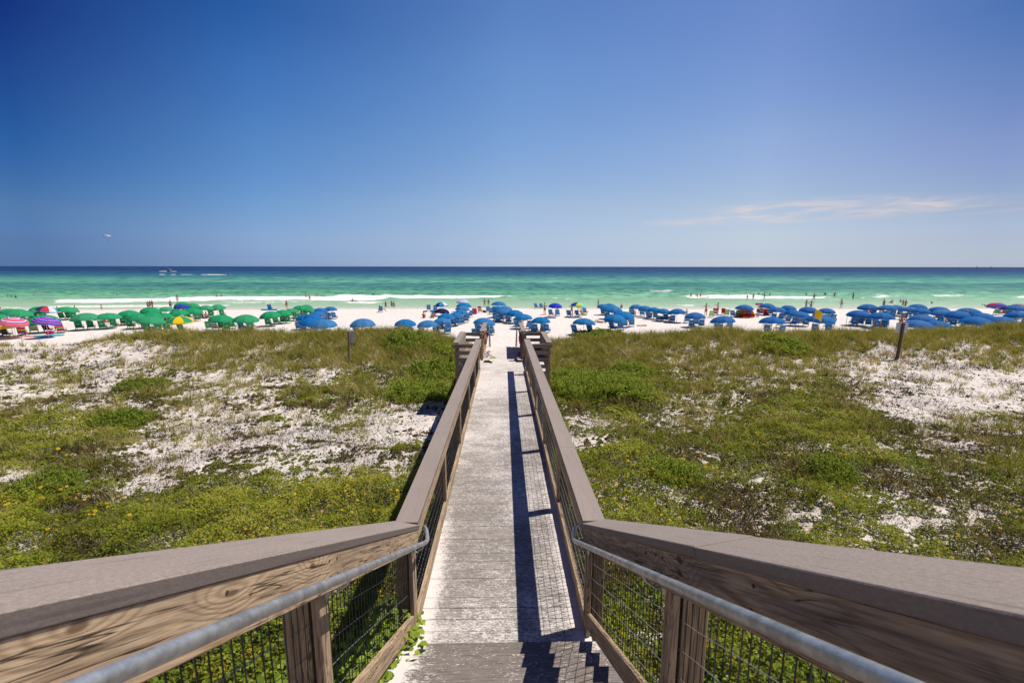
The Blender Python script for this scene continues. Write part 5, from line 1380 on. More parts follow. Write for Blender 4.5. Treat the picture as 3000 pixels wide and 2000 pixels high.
# (sheet, x, y of the feet or of the water line, pose, skin, clothes, description, turn, height, depth under water, hair)
PEOPLE = [
 ('A', 1968, 740, 'stand', 'tan', 's:navy', "person standing in navy trunks", 0, 1.5, 0, 'dark'), ('A', 1997, 738, 'stand', 'tan', 's:black,t:red', "person standing in a red top", .4, 1.6, 0, 'dark+'),
 ('A', 2027, 738, 'hips', 'brown', 's:yellow', "person standing in yellow trunks", -.5, 1.7, 0, 'dark'), ('A', 2268, 742, 'stand', 'tan', 's:grey', "bare-backed person in grey shorts", 0, 1.7, 0, 'dark'),
 ('A', 1352, 752, 'arms', 'pale', 's:red,t:white', "child in white top and red shorts", .5, 1.15, 0, 'dark'), ('A', 10, 775, 'squat', 'pale', 's:red', "person sitting on the sand in red shorts", 0, 1.7, 0, 'dark'),
 ('A', 765, 768, 'squat', 'tan', 's:red', "person sitting by the water in red shorts", .6, 1.7, 0, 'dark'), ('A', 990, 745, 'squat', 'tan', 's:navy', "person sitting beyond the green umbrella", 0, 1.6, 0, 'dark'),
 ('A', 1410, 935, 'sit', 'pale', 's:red,t:red', "person in a red top lounging in a green chair", -.2, 1.7, 0, 'dark'), ('A', 2200, 905, 'bend', 'brown', 's:brown', "person bending down in brown shorts", 1.4, 1.6, 0, 'dark'),
 ('B', 185, 662, 'stand', 'tan', 'b:black,u:black', "person in a dark bikini standing in the foam", 1.2, 1.72, .0, 'dark+', 1), ('B', 95, 742, 'stand', 'tan', 's:navy', "bare-backed person behind the green umbrellas", 0, 1.7, 0, 'dark'),
 ('B', 705, 597, 'hips', 'tan', 's:royal', "wader in blue trunks, left of a pair", .2, 1.72, .80, 'dark', 1), ('B', 770, 597, 'hips', 'tan', 's:navy', "wader in navy trunks, right of a pair", -.2, 1.72, .80, 'dark', 1),
 ('B', 1885, 597, 'stand', 'pale', 's:black', "wader in black trunks knee deep in foam", 0, 1.75, .55, 'dark', 1), ('B', 1935, 643, 'hips', 'pale', 's:royal,u:red', "person in blue bottoms crossing the shallows", .3, 1.65, .1, 'blond', 1),
 ('B', 2030, 592, 'spread', 'pale', 's:navy', "wader in navy trunks with arms out", 0, 1.7, .80, 'dark', 1), ('B', 2125, 575, 'stand', 'tan', 's:red', "lone swimmer showing head and shoulders", 0, 1.6, 1.2, 'dark', 1),
 ('B', 1630, 745, 'stand', 'tan', 's:red,t:red', "person in a red top half hidden by a green umbrella", 0, 1.6, 0, 'dark'), ('B', 1115, 985, 'sit', 'tan', 's:royal,t:royal', "person in blue lounging beneath a green umbrella", -.4, 1.7, 0, 'dark'),
 ('B', 30, 960, 'bend', 'tan', 's:brown', "person stooping next to the yellow and green umbrella", -1.2, 1.6, 0, 'dark'), ('B', 500, 860, 'squat', 'tan', 's:turq', "person sitting in turquoise shorts under umbrellas", .8, 1.7, 0, 'dark'),
 ('B', 560, 862, 'squat', 'tan', 's:navy', "person sitting in navy shorts under umbrellas", .3, 1.7, 0, 'dark'),
 ('C', 355, 562, 'stand', 'brown', 's:navy', "distant swimmer, head only", 0, 1.7, 1.35, 'dark', 1), ('C', 418, 548, 'stand', 'pale', 's:navy', "distant pale swimmer, head and shoulders", 0, 1.7, 1.2, 'dark', 1),
 ('C', 458, 572, 'stand', 'tan', 's:navy', "swimmer standing waist deep before the breaker", 0, 1.7, .8, 'dark', 1), ('C', 605, 560, 'arms', 'brown', 's:red', "swimmer with raised arms", 0, 1.7, 1.1, 'dark', 1),
 ('C', 682, 566, 'stand', 'brown', 's:red', "swimmer showing only the head", 0, 1.7, 1.4, 'dark', 1), ('C', 328, 640, 'squat', 'tan', 's:navy', "person lying on a float in the foam", 0, 1.7, .2, 'dark', 1),
 ('C', 1132, 574, 'stand', 'brown', 's:red', "single swimmer head above the breaker line", 0, 1.7, 1.4, 'dark', 1), ('C', 770, 722, 'spread', 'tan', 's:navy,t:navy', "wader in a dark suit with arms out", 0, 1.65, .45, 'dark', 1),
 ('C', 850, 717, 'stand', 'pale', 's:teal,t:teal', "wader in teal suit and straw hat", 0, 1.7, .45, 'hat', 1), ('C', 880, 718, 'stand', 'pale', 's:magenta,t:magenta', "wader in a magenta suit", 0, 1.6, .5, 'dark', 1),
 ('C', 2080, 718, 'hips', 'tan', 'b:red,u:red', "person in a red bikini standing in the shallows", .2, 1.65, .15, 'dark+', 1), ('C', 2132, 712, 'stand', 'tan', 'b:magenta,u:pink', "person in a pink bikini standing in the shallows", 0, 1.6, .15, 'dark+', 1),
 ('C', 715, 782, 'sit', 'tan', 's:white', "person lounging alone at the water's edge", -1.0, 1.7, 0, 'dark'), ('C', 1272, 868, 'squat', 'tan', 's:red,t:red', "person in red sitting between umbrellas", 0, 1.7, 0, 'dark'),
 ('C', 1412, 868, 'sit', 'tan', 's:orange', "person seated in a pale blue chair", .3, 1.75, 0, 'dark+'), ('C', 1830, 850, 'squat', 'pale', 's:magenta,t:magenta', "person in magenta sitting beneath the umbrellas", 0, 1.7, 0, 'blond'),
 ('C', 2000, 1010, 'sit', 'pale', 's:orange,t:lav', "person with an orange bag seated behind the left bay", 0, 1.7, 0, 'dark'), ('C', 2140, 1035, 'sit', 'tan', 's:teal,t:teal', "person in teal seated beyond the end railing", .1, 1.7, 0, 'dark'),
 ('D', 705, 822, 'hips', 'pale', 's:navy,t:green', "person in green vest and navy shorts holding a tan board", .6, 1.75, 0, 'dark'), ('D', 1060, 848, 'arms', 'pale', 's:white', "bare-backed person in white patterned trunks", 0, 1.8, 0, 'dark'),
 ('D', 1412, 732, 'walk', 'tan', 's:navy', "person walking right in navy trunks along the water", -1.4, 1.75, 0, 'dark'), ('D', 1132, 835, 'sit', 'tan', 's:royal,t:navy', "person seated in a blue chair, left of a pair", .3, 1.7, 0, 'dark'),
 ('D', 1195, 835, 'sit', 'tan', 'b:black,u:black', "person in black bikini seated, right of a pair", -.6, 1.7, 0, 'dark+'), ('D', 865, 830, 'sit', 'tan', 's:royal,t:royal', "person in blue seated beside the cobalt umbrella", 0, 1.7, 0, 'dark'),
 ('D', 1430, 925, 'lie', 'tan', 'b:black,u:black', "sunbather on the sand with bent knee", 1.2, 1.7, 0, 'dark+'), ('D', 1455, 1028, 'lie', 'tan', 'b:brown,u:brown', "sunbather lying flat between blue chairs", 1.5, 1.7, 0, 'dark+'),
 ('D', 1600, 918, 'lie', 'tan', 'b:brown,u:navy', "sunbather in the shade of an umbrella", 1.3, 1.7, 0, 'dark'), ('D', 1840, 950, 'sit', 'pale', 's:magenta,t:red', "person in bright red seated behind a blue umbrella", 0, 1.7, 0, 'dark'),
 ('D', 235, 900, 'sit', 'tan', 's:teal', "person seated in a blue chair right of the boardwalk end", -.3, 1.7, 0, 'dark'), ('D', 590, 730, 'sit', 'tan', 's:navy,t:royal', "person in blue seated at the water's edge", 0, 1.6, 0, 'dark'),
 ('D', 1855, 800, 'sit', 'tan', 's:navy', "person in hat seated under blue umbrellas", .2, 1.7, 0, 'hat'), ('D', 1900, 820, 'squat', 'pale', 's:green', "child in green sitting on the sand", 0, 1.3, 0, 'blond'),
 ('D', 1975, 800, 'sit', 'tan', 's:red', "person seated deep in umbrella shade", 0, 1.7, 0, 'dark'), ('D', 2045, 810, 'sit', 'pale', 's:pink,t:pink', "person in pink lounging in umbrella shade", 0, 1.7, 0, 'blond'),
 ('D', 1725, 738, 'squat', 'tan', 's:navy', "person sitting behind a blue umbrella by the water", 0, 1.7, 0, 'dark'), ('D', 50, 895, 'sit', 'tan', 's:lime', "person in lime shorts seated among blue chairs", 0, 1.7, 0, 'dark'),
 ('E', 665, 843, 'spread', 'pale', 's:red', "person in red, white and blue trunks", .2, 1.85, 0, 'dark'), ('E', 822, 822, 'arms', 'pale', 's:red', "person in red trunks standing by striped towels", .6, 1.8, 0, 'dark'),
 ('E', 470, 592, 'stand', 'tan', 's:lav', "wader in pale trunks, leftmost of four", .3, 1.7, .6, 'dark', 1), ('E', 537, 578, 'spread', 'tan', 's:black', "wader with arms spread, second of four", 0, 1.7, .9, 'dark', 1),
 ('E', 555, 593, 'stand', 'pale', 's:magenta,t:pink', "wading child in pink, third of four", 0, 1.3, .4, 'dark', 1), ('E', 597, 593, 'hips', 'pale', 's:magenta,t:magenta', "wader in magenta suit, rightmost of four", 0, 1.7, .6, 'blond', 1),
 ('E', 968, 557, 'stand', 'tan', 's:navy', "swimmer chest deep, alone before the breaker", 0, 1.7, 1.2, 'dark', 1), ('E', 1190, 550, 'stand', 'pale', 's:navy', "swimmer leaning on a white float", 0, 1.7, 1.25, 'dark', 1),
 ('E', 1265, 550, 'stand', 'brown', 's:navy', "swimmer far out, head only", 0, 1.7, 1.4, 'dark', 1), ('E', 1368, 555, 'spread', 'brown', 's:navy,t:black', "swimmer on a body board in dark top", 0, 1.7, 1.0, 'dark', 1),
 ('E', 1425, 560, 'arms', 'tan', 's:navy', "swimmer behind the wader in green", 0, 1.6, 1.0, 'dark', 1), ('E', 1516, 557, 'stand', 'brown', 's:navy', "swimmer right of the wader in green", 0, 1.7, 1.1, 'dark', 1),
 ('E', 1215, 627, 'stand', 'tan', 's:teal,t:teal', "small child in teal standing in thin water", 0, 1.25, .0, 'dark', 1), ('E', 1294, 627, 'hips', 'brown', 's:navy,t:navy', "person in navy suit standing in thin water", 0, 1.6, .0, 'dark', 1),
 ('E', 1440, 627, 'walk', 'brown', 's:green', "wader walking in long green trunks", 1.3, 1.8, .0, 'dark', 1), ('E', 1997, 560, 'stand', 'brown', 's:navy', "swimmer left of the blue-trunked wader", 0, 1.7, 1.0, 'dark', 1),
 ('E', 2097, 628, 'walk', 'tan', 's:royal', "wader in blue trunks striding through foam", -.4, 1.8, .0, 'dark', 1), ('E', 2138, 556, 'stand', 'brown', 's:navy', "swimmer head beyond the blue-trunked wader", 0, 1.7, 1.4, 'dark', 1),
 ('E', 2248, 550, 'spread', 'brown', 's:navy,t:navy', "swimmer in navy on a body board", 0, 1.7, 1.0, 'dark', 1), ('E', 1992, 752, 'hips', 'tan', 's:lav,t:lav', "person in a pale suit, hands on hips", .2, 1.75, 0, 'dark+'),
 ('E', 2055, 757, 'hips', 'tan', 's:royal,u:navy', "person in blue bottoms, hands on hips", -.2, 1.75, 0, 'blond'), ('E', 1350, 842, 'bend', 'tan', 's:black', "person bending right beside the red tent", -1.3, 1.8, 0, 'dark'),
 ('E', 1365, 845, 'squat', 'pale', 's:white,t:turq', "person in turquoise crouching near the red tent", .8, 1.7, 0, 'dark+'), ('E', 1395, 800, 'sit', 'tan', 's:red,t:black', "person in dark top seated beyond the red tent", 0, 1.7, 0, 'dark'),
 ('E', 415, 825, 'squat', 'tan', 's:white,t:white', "person in white sitting behind a blue umbrella", 0, 1.7, 0, 'dark'), ('E', 1088, 835, 'sit', 'pale', 's:lime,t:teal', "person with a hat in a green striped chair", 0, 1.7, 0, 'hat'),
 ('E', 1478, 985, 'sit', 'pale', 's:white,t:white', "person in white lounging just behind the crest", 0, 1.7, 0, 'dark'), ('E', 1200, 820, 'squat', 'brown', 's:red', "person sitting inside the shade of the red tent", 0, 1.7, 0, 'dark'),
 ('F', 250, 628, 'stand', 'pale', 's:teal', "wader in teal trunks at the water's edge", -.2, 1.8, .0, 'dark', 1), ('F', 172, 507, 'arms', 'tan', 's:navy', "wader waist deep in the foam holding a board", -.5, 1.75, .7, 'dark', 1),
 ('F', 385, 527, 'hips', 'brown', 's:navy', "wader in dark trunks with a board at the waist", .4, 1.8, .25, 'dark', 1), ('F', 66, 472, 'stand', 'brown', 's:navy,t:navy', "swimmer in navy rash top far out", 0, 1.7, 1.0, 'dark', 1),
 ('F', 186, 465, 'spread', 'brown', 's:navy,t:black', "swimmer on a white board far out", 0, 1.7, 1.15, 'dark', 1), ('F', 735, 628, 'stand', 'tan', 's:royal,t:royal', "person in blue shirt standing by the water", 0, 1.75, 0, 'dark'),
 ('F', 795, 615, 'bend', 'tan', 's:orange', "person leaning over by the water in orange", -1.0, 1.7, 0, 'blond'), ('F', 825, 618, 'hips', 'pale', 's:white,t:white', "person in white with hands on hips", .2, 1.75, 0, 'dark'),
 ('F', 925, 612, 'stand', 'tan', 's:brown', "person in brown trunks in a huddle by the water", .3, 1.75, 0, 'dark'), ('F', 955, 625, 'arms', 'tan', 's:lav', "person in pale trunks in a huddle by the water", -.4, 1.7, 0, 'blond'),
 ('F', 985, 632, 'hips', 'tan', 's:brown,t:brown', "person in brown top in a huddle by the water", .2, 1.7, 0, 'hat'), ('F', 930, 872, 'walk', 'tan', 's:red', "bare-backed person in red trunks and hat by the sign", -.2, 1.85, 0, 'hat'),
 ('F', 1665, 808, 'spread', 'tan', 'b:white,u:lime', "person in a hat reaching toward a yellow disc", .3, 1.75, 0, 'hat'), ('F', 1290, 565, 'stand', 'brown', 's:navy,t:black', "swimmer shoulder deep near shore", 0, 1.7, 1.2, 'dark', 1),
 ('F', 1306, 487, 'stand', 'brown', 's:navy', "swimmer head in front of a small wave", 0, 1.7, 1.4, 'dark', 1), ('F', 1617, 473, 'spread', 'brown', 's:navy', "swimmer on a board behind a small wave", 0, 1.7, 1.2, 'dark', 1),
 ('F', 1718, 477, 'stand', 'brown', 's:navy', "swimmer head far out on the right", 0, 1.7, 1.4, 'dark', 1), ('F', 1900, 592, 'stand', 'brown', 's:white', "swimmer next to the pink and purple umbrella", 0, 1.6, 1.2, 'dark', 1),
 ('F', 1872, 582, 'stand', 'brown', 's:white', "swimmer farther left of the pink and purple umbrella", 0, 1.6, 1.3, 'dark', 1), ('F', 405, 790, 'sit', 'brown', 's:red,t:black', "person in black top seated in a blue chair", -.3, 1.7, 0, 'dark'),
 ('F', 505, 800, 'sit', 'brown', 's:brown,t:brown', "person in brown top seated in a blue chair", -.2, 1.7, 0, 'dark+'), ('F', 635, 805, 'sit', 'tan', 's:navy', "person lounging with arms back in a blue chair", -.2, 1.7, 0, 'dark'),
 ('F', 750, 805, 'sit', 'brown', 's:navy,t:navy', "person in navy seated with a straw bag", -.2, 1.7, 0, 'dark'), ('F', 608, 680, 'sit', 'brown', 's:red,t:red', "person in red seated under the farther umbrella", -.2, 1.7, 0, 'dark'),
 ('F', 2055, 690, 'sit', 'tan', 's:teal,t:teal', "person in teal hat lounging under the pink umbrella", -1.0, 1.7, 0, 'hat'), ('F', 2250, 700, 'sit', 'brown', 's:navy', "person seated in shade near the right edge", 0, 1.7, 0, 'dark'),
 ('A', 102, 555, 'stand', 'brown', 's:navy', "swimmer far left, first of two heads", 0, 1.7, 1.35, 'dark', 1), ('A', 153, 557, 'stand', 'brown', 's:navy', "swimmer far left, second of two heads", 0, 1.7, 1.35, 'dark', 1),
 ('A', 212, 578, 'arms', 'brown', 's:navy,t:black', "swimmer in dark top lifting a pale board", 0, 1.7, 1.0, 'dark', 1), ('A', 450, 547, 'stand', 'brown', 's:navy', "swimmer head alone beneath the two floating surfers", 0, 1.7, 1.45, 'dark', 1),
 ('A', 1555, 550, 'stand', 'tan', 's:navy', "swimmer shoulder deep out from the green umbrellas", 0, 1.7, 1.2, 'dark', 1), ('A', 478, 512, 'squat', 'tan', 's:red', "surfer sitting low on the left end of a float", .5, 1.7, .25, 'dark', 1),
 ('A', 585, 512, 'squat', 'tan', 's:red', "surfer sitting low on the right end of a float", -.5, 1.7, .25, 'dark', 1),
]
for q in PEOPLE:
    px, py = zp(q[0], q[1], q[2])
    person(px, py, q[3], q[4], q[5], q[6], q[7], q[8], q[9], q[10], len(q) > 11)

# ------------------------------------------------------------------ odds and ends on the beach
def prop(name, cat, label, px, py, fn, mat, rot=0.0, water=False, group=None):
    p = hit(px, py, flat=0.03) if water else bhit(px, py, .01); z = 0.05 if water else float(terrain(p[0], p[1]))
    o = fn(); me = o; q = MB(); q = o.build(name, mat, None, keep=False); q.location = (p[0], p[1], z); q.rotation_euler = (0, 0, rot)
    tag(q, label, cat, group); return q
def P_(sheet, X, Y): return zp(sheet, X, Y)
def board_fn(L, W_, t=.05, m=0):
    def f():
        b = MB(); n = 12; vs = []
        for z in (0, t):
            for i in range(n):
                a = 2 * math.pi * i / n; vs.append((L / 2 * math.copysign(abs(math.cos(a)) ** .7, math.cos(a)), W_ / 2 * math.copysign(abs(math.sin(a)) ** .8, math.sin(a)), z + .04 * math.cos(a) ** 2))
        b.add(vs, [tuple(range(n - 1, -1, -1)), tuple(range(n, 2 * n))] + [(i, (i + 1) % n, n + (i + 1) % n, n + i) for i in range(n)], m); return b
    return f
def bag_fn(w_, d, h):
    def f():
        b = MB(); b.box(-w_ / 2, w_ / 2, -d / 2, d / 2, 0, h * .85, c=min(w_, d, h) * .22)
        b.tube([(-w_ * .25, 0, h * .8), (-w_ * .2, 0, h * 1.2), (w_ * .2, 0, h * 1.2), (w_ * .25, 0, h * .8)], .015, 5); return b
    return f
def cooler_fn():
    b = MB(); b.box(-.28, .28, -.18, .18, 0, .30, c=.03); b.box(-.30, .30, -.20, .20, .305, .38, c=.03); b.bar((-.31, -.12, .3), (-.31, .12, .3), .012); b.bar((.31, -.12, .3), (.31, .12, .3), .012); return b
def towel_fn():
    b = MB(); vs = []; 
    for i in range(7):
        for j in range(3): vs.append((-.85 + i * .283, -.38 + j * .38, .03 + .025 * math.sin(i * 2.1 + j * 1.3)))
    b.add(vs, [(i * 3 + j, (i + 1) * 3 + j, (i + 1) * 3 + j + 1, i * 3 + j + 1) for i in range(6) for j in range(2)]); 
    b.add([(x, y, z - .012) for x, y, z in vs], [(i * 3 + j, i * 3 + j + 1, (i + 1) * 3 + j + 1, (i + 1) * 3 + j) for i in range(6) for j in range(2)]); return b
PR = [("air_mattress", "float", "turquoise float lying flat before the purple striped umbrella", 'A', 610, 1090, board_fn(1.7, .8, .12), "turq", .1),
      ("body_board", "board", "blue body board leaning beside the purple striped umbrella's chairs", 'A', 735, 1045, board_fn(1.3, .55), "deepblue", .9),
      ("beach_towel", "towel", "red towel spread beneath the purple striped umbrella", 'A', 470, 1085, towel_fn, "red", .1),
      ("beach_bag", "bag", "bright pink bag beside the purple striped umbrella", 'A', 665, 1058, bag_fn(.6, .4, .4), "magenta", .1),
      ("air_mattress", "float", "second turquoise float at the right foot of the striped chairs", 'A', 760, 1075, board_fn(1.3, .6, .08), "turq", -.1),
      ("beach_towel", "towel", "red towel on the sand behind the pink striped umbrella", 'A', 340, 905, towel_fn, "red", .1),
      ("cooler", "cooler", "small blue cooler under the first blue chairs left of the sign", 'B', 490, 858, cooler_fn, "deepblue", .2),
      ("kayak", "kayak", "turquoise kayak on the sand behind the lone blue lounger", 'B', 1400, 758, board_fn(2.6, .7, .2), "skyblue", .05),
      ("body_board", "board", "red board lying on open sand between green umbrellas", 'B', 1290, 872, board_fn(1.3, .6), "red", .1),
      ("beach_bag", "bag", "light blue bag under the second green umbrella from the gap", 'B', 1040, 1005, bag_fn(.7, .4, .5), "skyblue", .1),
      ("beach_bag", "bag", "turquoise bag by the water left of the navy umbrella", 'C', 1385, 785, bag_fn(.6, .4, .35), "teal", .1),
      ("beach_bag", "bag", "dark bag lying left of the blue chairs by the water", 'C', 1290, 785, bag_fn(.6, .4, .2), "brown", .1),
      ("stroller", "stroller", "folded stroller and gear left of the far blue umbrella cluster", 'C', 1945, 815, bag_fn(.7, .5, 1.0), "magenta", .1),
      ("beach_bag", "bag", "black bag between stroller and blue chairs", 'C', 2075, 790, bag_fn(.5, .4, .35), "black", .1),
      ("skim_board", "board", "tan skim board standing beside the person in the green vest", 'D', 690, 822, board_fn(.9, .5), "orange", .1),
      ("body_board", "board", "red board on the sand left of the reclined blue chairs", 'D', 1990, 965, board_fn(1.2, .55), "red", .1),
      ("beach_bag", "bag", "lime bag in front of the multicoloured umbrella chairs", 'D', 1230, 830, bag_fn(.7, .4, .25), "lime", .1),
      ("beach_bag", "bag", "red bag on the sand near the bright red person", 'D', 1850, 905, bag_fn(.5, .4, .3), "magenta", .1),
      ("cooler", "cooler", "grey cooler right of the red tent", 'E', 1270, 842, cooler_fn, "grey", .1),
      ("beach_bag", "bag", "dark red bag under the umbrella right of the tent", 'E', 1465, 822, bag_fn(.7, .4, .5), "red", .1),
      ("beach_towel", "towel", "red and blue striped towel draped by the person in red trunks", 'E', 790, 825, towel_fn, "royal", .1),
      ("wooden_crate", "crate", "low timber box on the sand behind the right bench bay", 'D', 560, 1050, cooler_fn, None, .1),
      ("wooden_crate", "crate", "timber box right of the first one behind the right bench bay", 'D', 680, 1045, cooler_fn, None, .1),
      ("cooler", "cooler", "bright blue cooler lid showing behind the left bench bay", 'C', 1945, 1055, cooler_fn, "skyblue", .1),
      ("beach_bag", "bag", "straw bag hanging by the last chair under the two blue umbrellas", 'F', 720, 838, bag_fn(.5, .3, .5), None, .1),
      ("beach_bag", "bag", "yellow bag under the far umbrella left of the huddle", 'F', 710, 690, bag_fn(.6, .4, .6), "yellow", .1),
      ("beach_towel", "towel", "green towel on the sand near the sky blue chair", 'F', 880, 712, towel_fn, "green", .1),
      ("frisbee", "disc", "round yellow disc by the hand of the person in a hat", 'F', 1760, 725, board_fn(.5, .5), "lime", .1)]
for nm, cat, lab, sh, X, Y, fn, col, rot in PR:
    px, py = zp(sh, X, Y); prop(nm, cat, lab, px, py, fn, FAB[col] if col else CHAIRWOOD, rot)
for X, Y, lab, L in (('A', (532, 512), "long white float carrying two surfers", 2.4), ('E', (1195, 552), "white float under a swimmer's arms", 1.2), ('F', (185, 466), "white board under the far-out swimmer", 1.3),
                     ('C', (340, 642), "dark float under the person in the foam", 1.6), ('F', (165, 506), "pink board against the wader in the foam", 1.0)):
    px, py = zp(X, *Y); prop("float_board", "float", lab, px, py, board_fn(L, .6, .1), FAB["navy" if "dark" in lab else "pink" if "pink" in lab else "white"], .0, True)

# dome tent with red front
px, py = zp('E', 1195, 850); p = bhit(px, py); tz = float(terrain(p[0], p[1]))
tent = tag(empty("dome_tent", (p[0], p[1], tz), -.1), "low orange-brown dome tent with red front among the blue umbrellas", "tent")
b = MB(); n = 14; vs = []
for i in range(6):
    e = i / 5 * math.pi / 2
    for j in range(n + 1):
        a = math.pi * (-.05 + 1.1 * j / n); vs.append((1.15 * math.cos(a) * math.cos(e), .9 * math.sin(a) * math.cos(e) + .1, 1.25 * math.sin(e)))
b.add(vs, [(i * (n + 1) + j, i * (n + 1) + j + 1, (i + 1) * (n + 1) + j + 1, (i + 1) * (n + 1) + j) for i in range(5) for j in range(n)])
b.build("shell", FAB["orange"], tent, keep=False)
b = MB(); b.box(-1.0, 1.0, -.32, -.27, 0, .48, c=.02); b.build("front_panel", FAB["red"], tent, keep=False)
b = MB(); b.tube([(1.15 * math.cos(t), .08 - .02, 1.27 * math.sin(t)) for t in [math.pi * k / 12 for k in range(13)]], .02, 6); b.build("hoop", FAB["brown"], tent, keep=False)
for i, X in enumerate((1165, 1180, 1215, 1280)):
    px, py = zp('E', X, 862); prop("sand_bucket", "bucket", "small yellow sand bucket in the row before the red tent", px, py, lambda: (lambda b_: (b_.bar((0, 0, 0), (0, 0, .2), .07, .1, n=10), b_)[1])(MB()), FAB["yellow"], 0, group="yellow sand buckets")

# yellow warning flag
px, py = zp('E', 2085, 940); d = ray(px, py); p = np.array([0, 0, EZ]) + d * 34.5 / d[1]; fz = float(terrain(p[0], p[1])); k = 34.5 / F
flag = tag(empty("beach_flag", (p[0], p[1], fz)), "yellow warning flag flying from a thin leaning pole above the crest", "flag")
x0 = 0.0; H_ = (np.array([0, 0, EZ]) + ray(*zp('E', 2085, 752)) * 34.5 / ray(*zp('E', 2085, 752))[1])[2] - fz; H_ = float(H_)
b = MB(); b.bar((-.05, 0, -.3), (.08, 0, H_ + .08), .02, n=7); b.build("flag_pole", POLE, flag, keep=False)
v = []; nx, nz = 10, 8; Wf, Hf = 135 / 4.523 * k, 120 / 4.523 * k
for i in range(nx + 1):
    for j in range(nz + 1):
        u, t = i / nx, j / nz; v.append((.08 + Wf * u - .12 * t * u * .6, .10 * math.sin(u * 7 + t * 1.5) * u + .1 * u, H_ - Hf * t * (1 - .03 * u) - .30 * u + .04 * math.sin(u * 5)))
f = [(i * (nz + 1) + j, i * (nz + 1) + j + 1, (i + 1) * (nz + 1) + j + 1, (i + 1) * (nz + 1) + j) for i in range(nx) for j in range(nz)]
me = bpy.data.meshes.new("flag_cloth"); me.from_pydata(v, [], f); link("flag_cloth", me, FAB["yellow"], flag, False)
px, py = zp('F', 305, 832); p = bhit(px, py); b = MB(); b.bar((0, 0, -.2), (.03, 0, 1.1), .025, n=6); b.bar((.03, 0, 1.1), (.12, 0, 1.12), .02, n=5)
o = b.build("short_post", POLE, None, keep=False); o.location = (p[0], p[1], float(terrain(p[0], p[1]))); tag(o, "thin dark post standing alone right of the yellow flag", "post")

# ------------------------------------------------------------------ boats, wakes, parasail
HULL = plain("white_gelcoat", (.8, .8, .8), .3); WAKE = plain("wake_foam", (.86, .86, .84), .9); DARKH = plain("dark_hull", (.03, .035, .05), .4)
def at_sea(px, py): return hit(px, py, flat=0.0)
p = at_sea(499, 792.5)
boat = tag(empty("motor_boat", tuple(p)), "dark motor boat with white canopy top far out at sea on the left", "boat"); kb = 1.0
b = MB(); L, Bm = 8.5, 2.6; vs = []
for t, wv in ((-1, .85), (-.4, 1), (.3, .9), (.75, .55), (1, .05)):
    vs += [(t * L / 2, -wv * Bm / 2, 1.0 + .3 * max(0, t)), (t * L / 2, -wv * Bm / 3, 0), (t * L / 2, wv * Bm / 3, 0), (t * L / 2, wv * Bm / 2, 1.0 + .3 * max(0, t))]
b.add(vs, [(i * 4 + j, i * 4 + j + 1, (i + 1) * 4 + j + 1, (i + 1) * 4 + j) for i in range(4) for j in range(3)] + [(i * 4, (i + 1) * 4, (i + 1) * 4 + 3, i * 4 + 3) for i in range(4)] + [(0, 3, 2, 1)])
b.build("hull", DARKH, boat, keep=False)
b = MB(); b.box(-1.8, 1.2, -1.1, 1.1, 3.1, 3.25, c=.05); [b.bar((x, y, 1), (x, y, 3.1), .05) for x in (-1.6, 1.0) for y in (-1, 1)]; b.build("canopy_top", HULL, boat, keep=False)
b = MB(); b.box(-.6, .8, -.6, .6, 1.0, 2.1, c=.1); b.build("console", HULL, boat, keep=False)
def wake(p, x0, x1, w0, seed, label):
    r = random.Random(seed); v = []; f = []; n = 60
    for i in range(n + 1):
        t = i / n; x = x0 + (x1 - x0) * t; e = math.sin(math.pi * min(1, t * 1.02 + .01)) ** .4; w_ = w0 * e * r.uniform(.5, 1.2)
        hgt = .42 * e * r.uniform(.6, 1.2); v += [(x, -w_, -.15), (x, -w_ * .3, hgt), (x, w_ * .4, hgt * .8), (x, w_, -.15)]
    for i in range(n):
        for j in range(3): f.append((i * 4 + j, i * 4 + j + 1, (i + 1) * 4 + j + 1, (i + 1) * 4 + j))
    me = bpy.data.meshes.new("boat_wake"); me.from_pydata(v, [], f); o = link("boat_wake", me, WAKE, None, False); o.location = (p[0], p[1], .12); o['kind'] = 'stuff'; o['label'] = label
wake(p, -16, 10, 1.8, 1, "white foam round the motor boat")
q = at_sea(672, 803.5)
ski = tag(empty("jet_ski", tuple(q)), "white jet ski at the head of its long wake, left of centre out at sea", "jet ski")
b = MB(); vs = []
for t, wv, h in ((-1, .8, .5), (-.3, 1, .6), (.3, .9, .75), (.8, .5, .7), (1.05, .08, .6)): vs += [(t * 1.6, -wv * .6, h), (t * 1.6, -wv * .35, 0), (t * 1.6, wv * .35, 0), (t * 1.6, wv * .6, h)]
b.add(vs, [(i * 4 + j, i * 4 + j + 1, (i + 1) * 4 + j + 1, (i + 1) * 4 + j) for i in range(4) for j in range(3)] + [(i * 4, (i + 1) * 4, (i + 1) * 4 + 3, i * 4 + 3) for i in range(4)] + [(0, 3, 2, 1)])
b.build("hull", HULL, ski, keep=False)
b = MB(); b.box(-1.2, .2, -.18, .18, .6, .85, c=.05); b.build("saddle", DARKH, ski, keep=False)
b = MB(); b.tube([(.3, 0, .7), (.15, 0, 1.05), (.1, -.35, 1.15)], .04, 5); b.bar((.15, 0, 1.05), (.1, .35, 1.15), .04); b.build("handlebar", DARKH, ski, keep=False)
person(672, 803, 'sit', 'tan', 's:red,t:red', "rider in red astride the jet ski", -1.57, 1.75, 0, 'dark', at=np.array([q[0] - .2, q[1], .55]))
wake(q, -24, -1.5, 1.2, 2, "long white wake behind the jet ski")
for i, (xa, xb) in enumerate(((-44, -32), (-62, -56), (-52, -47))): wake(q + np.array([0, 3.0, 0]), xa, xb, .5, 10 + i, "broken remains of the jet ski's wake")
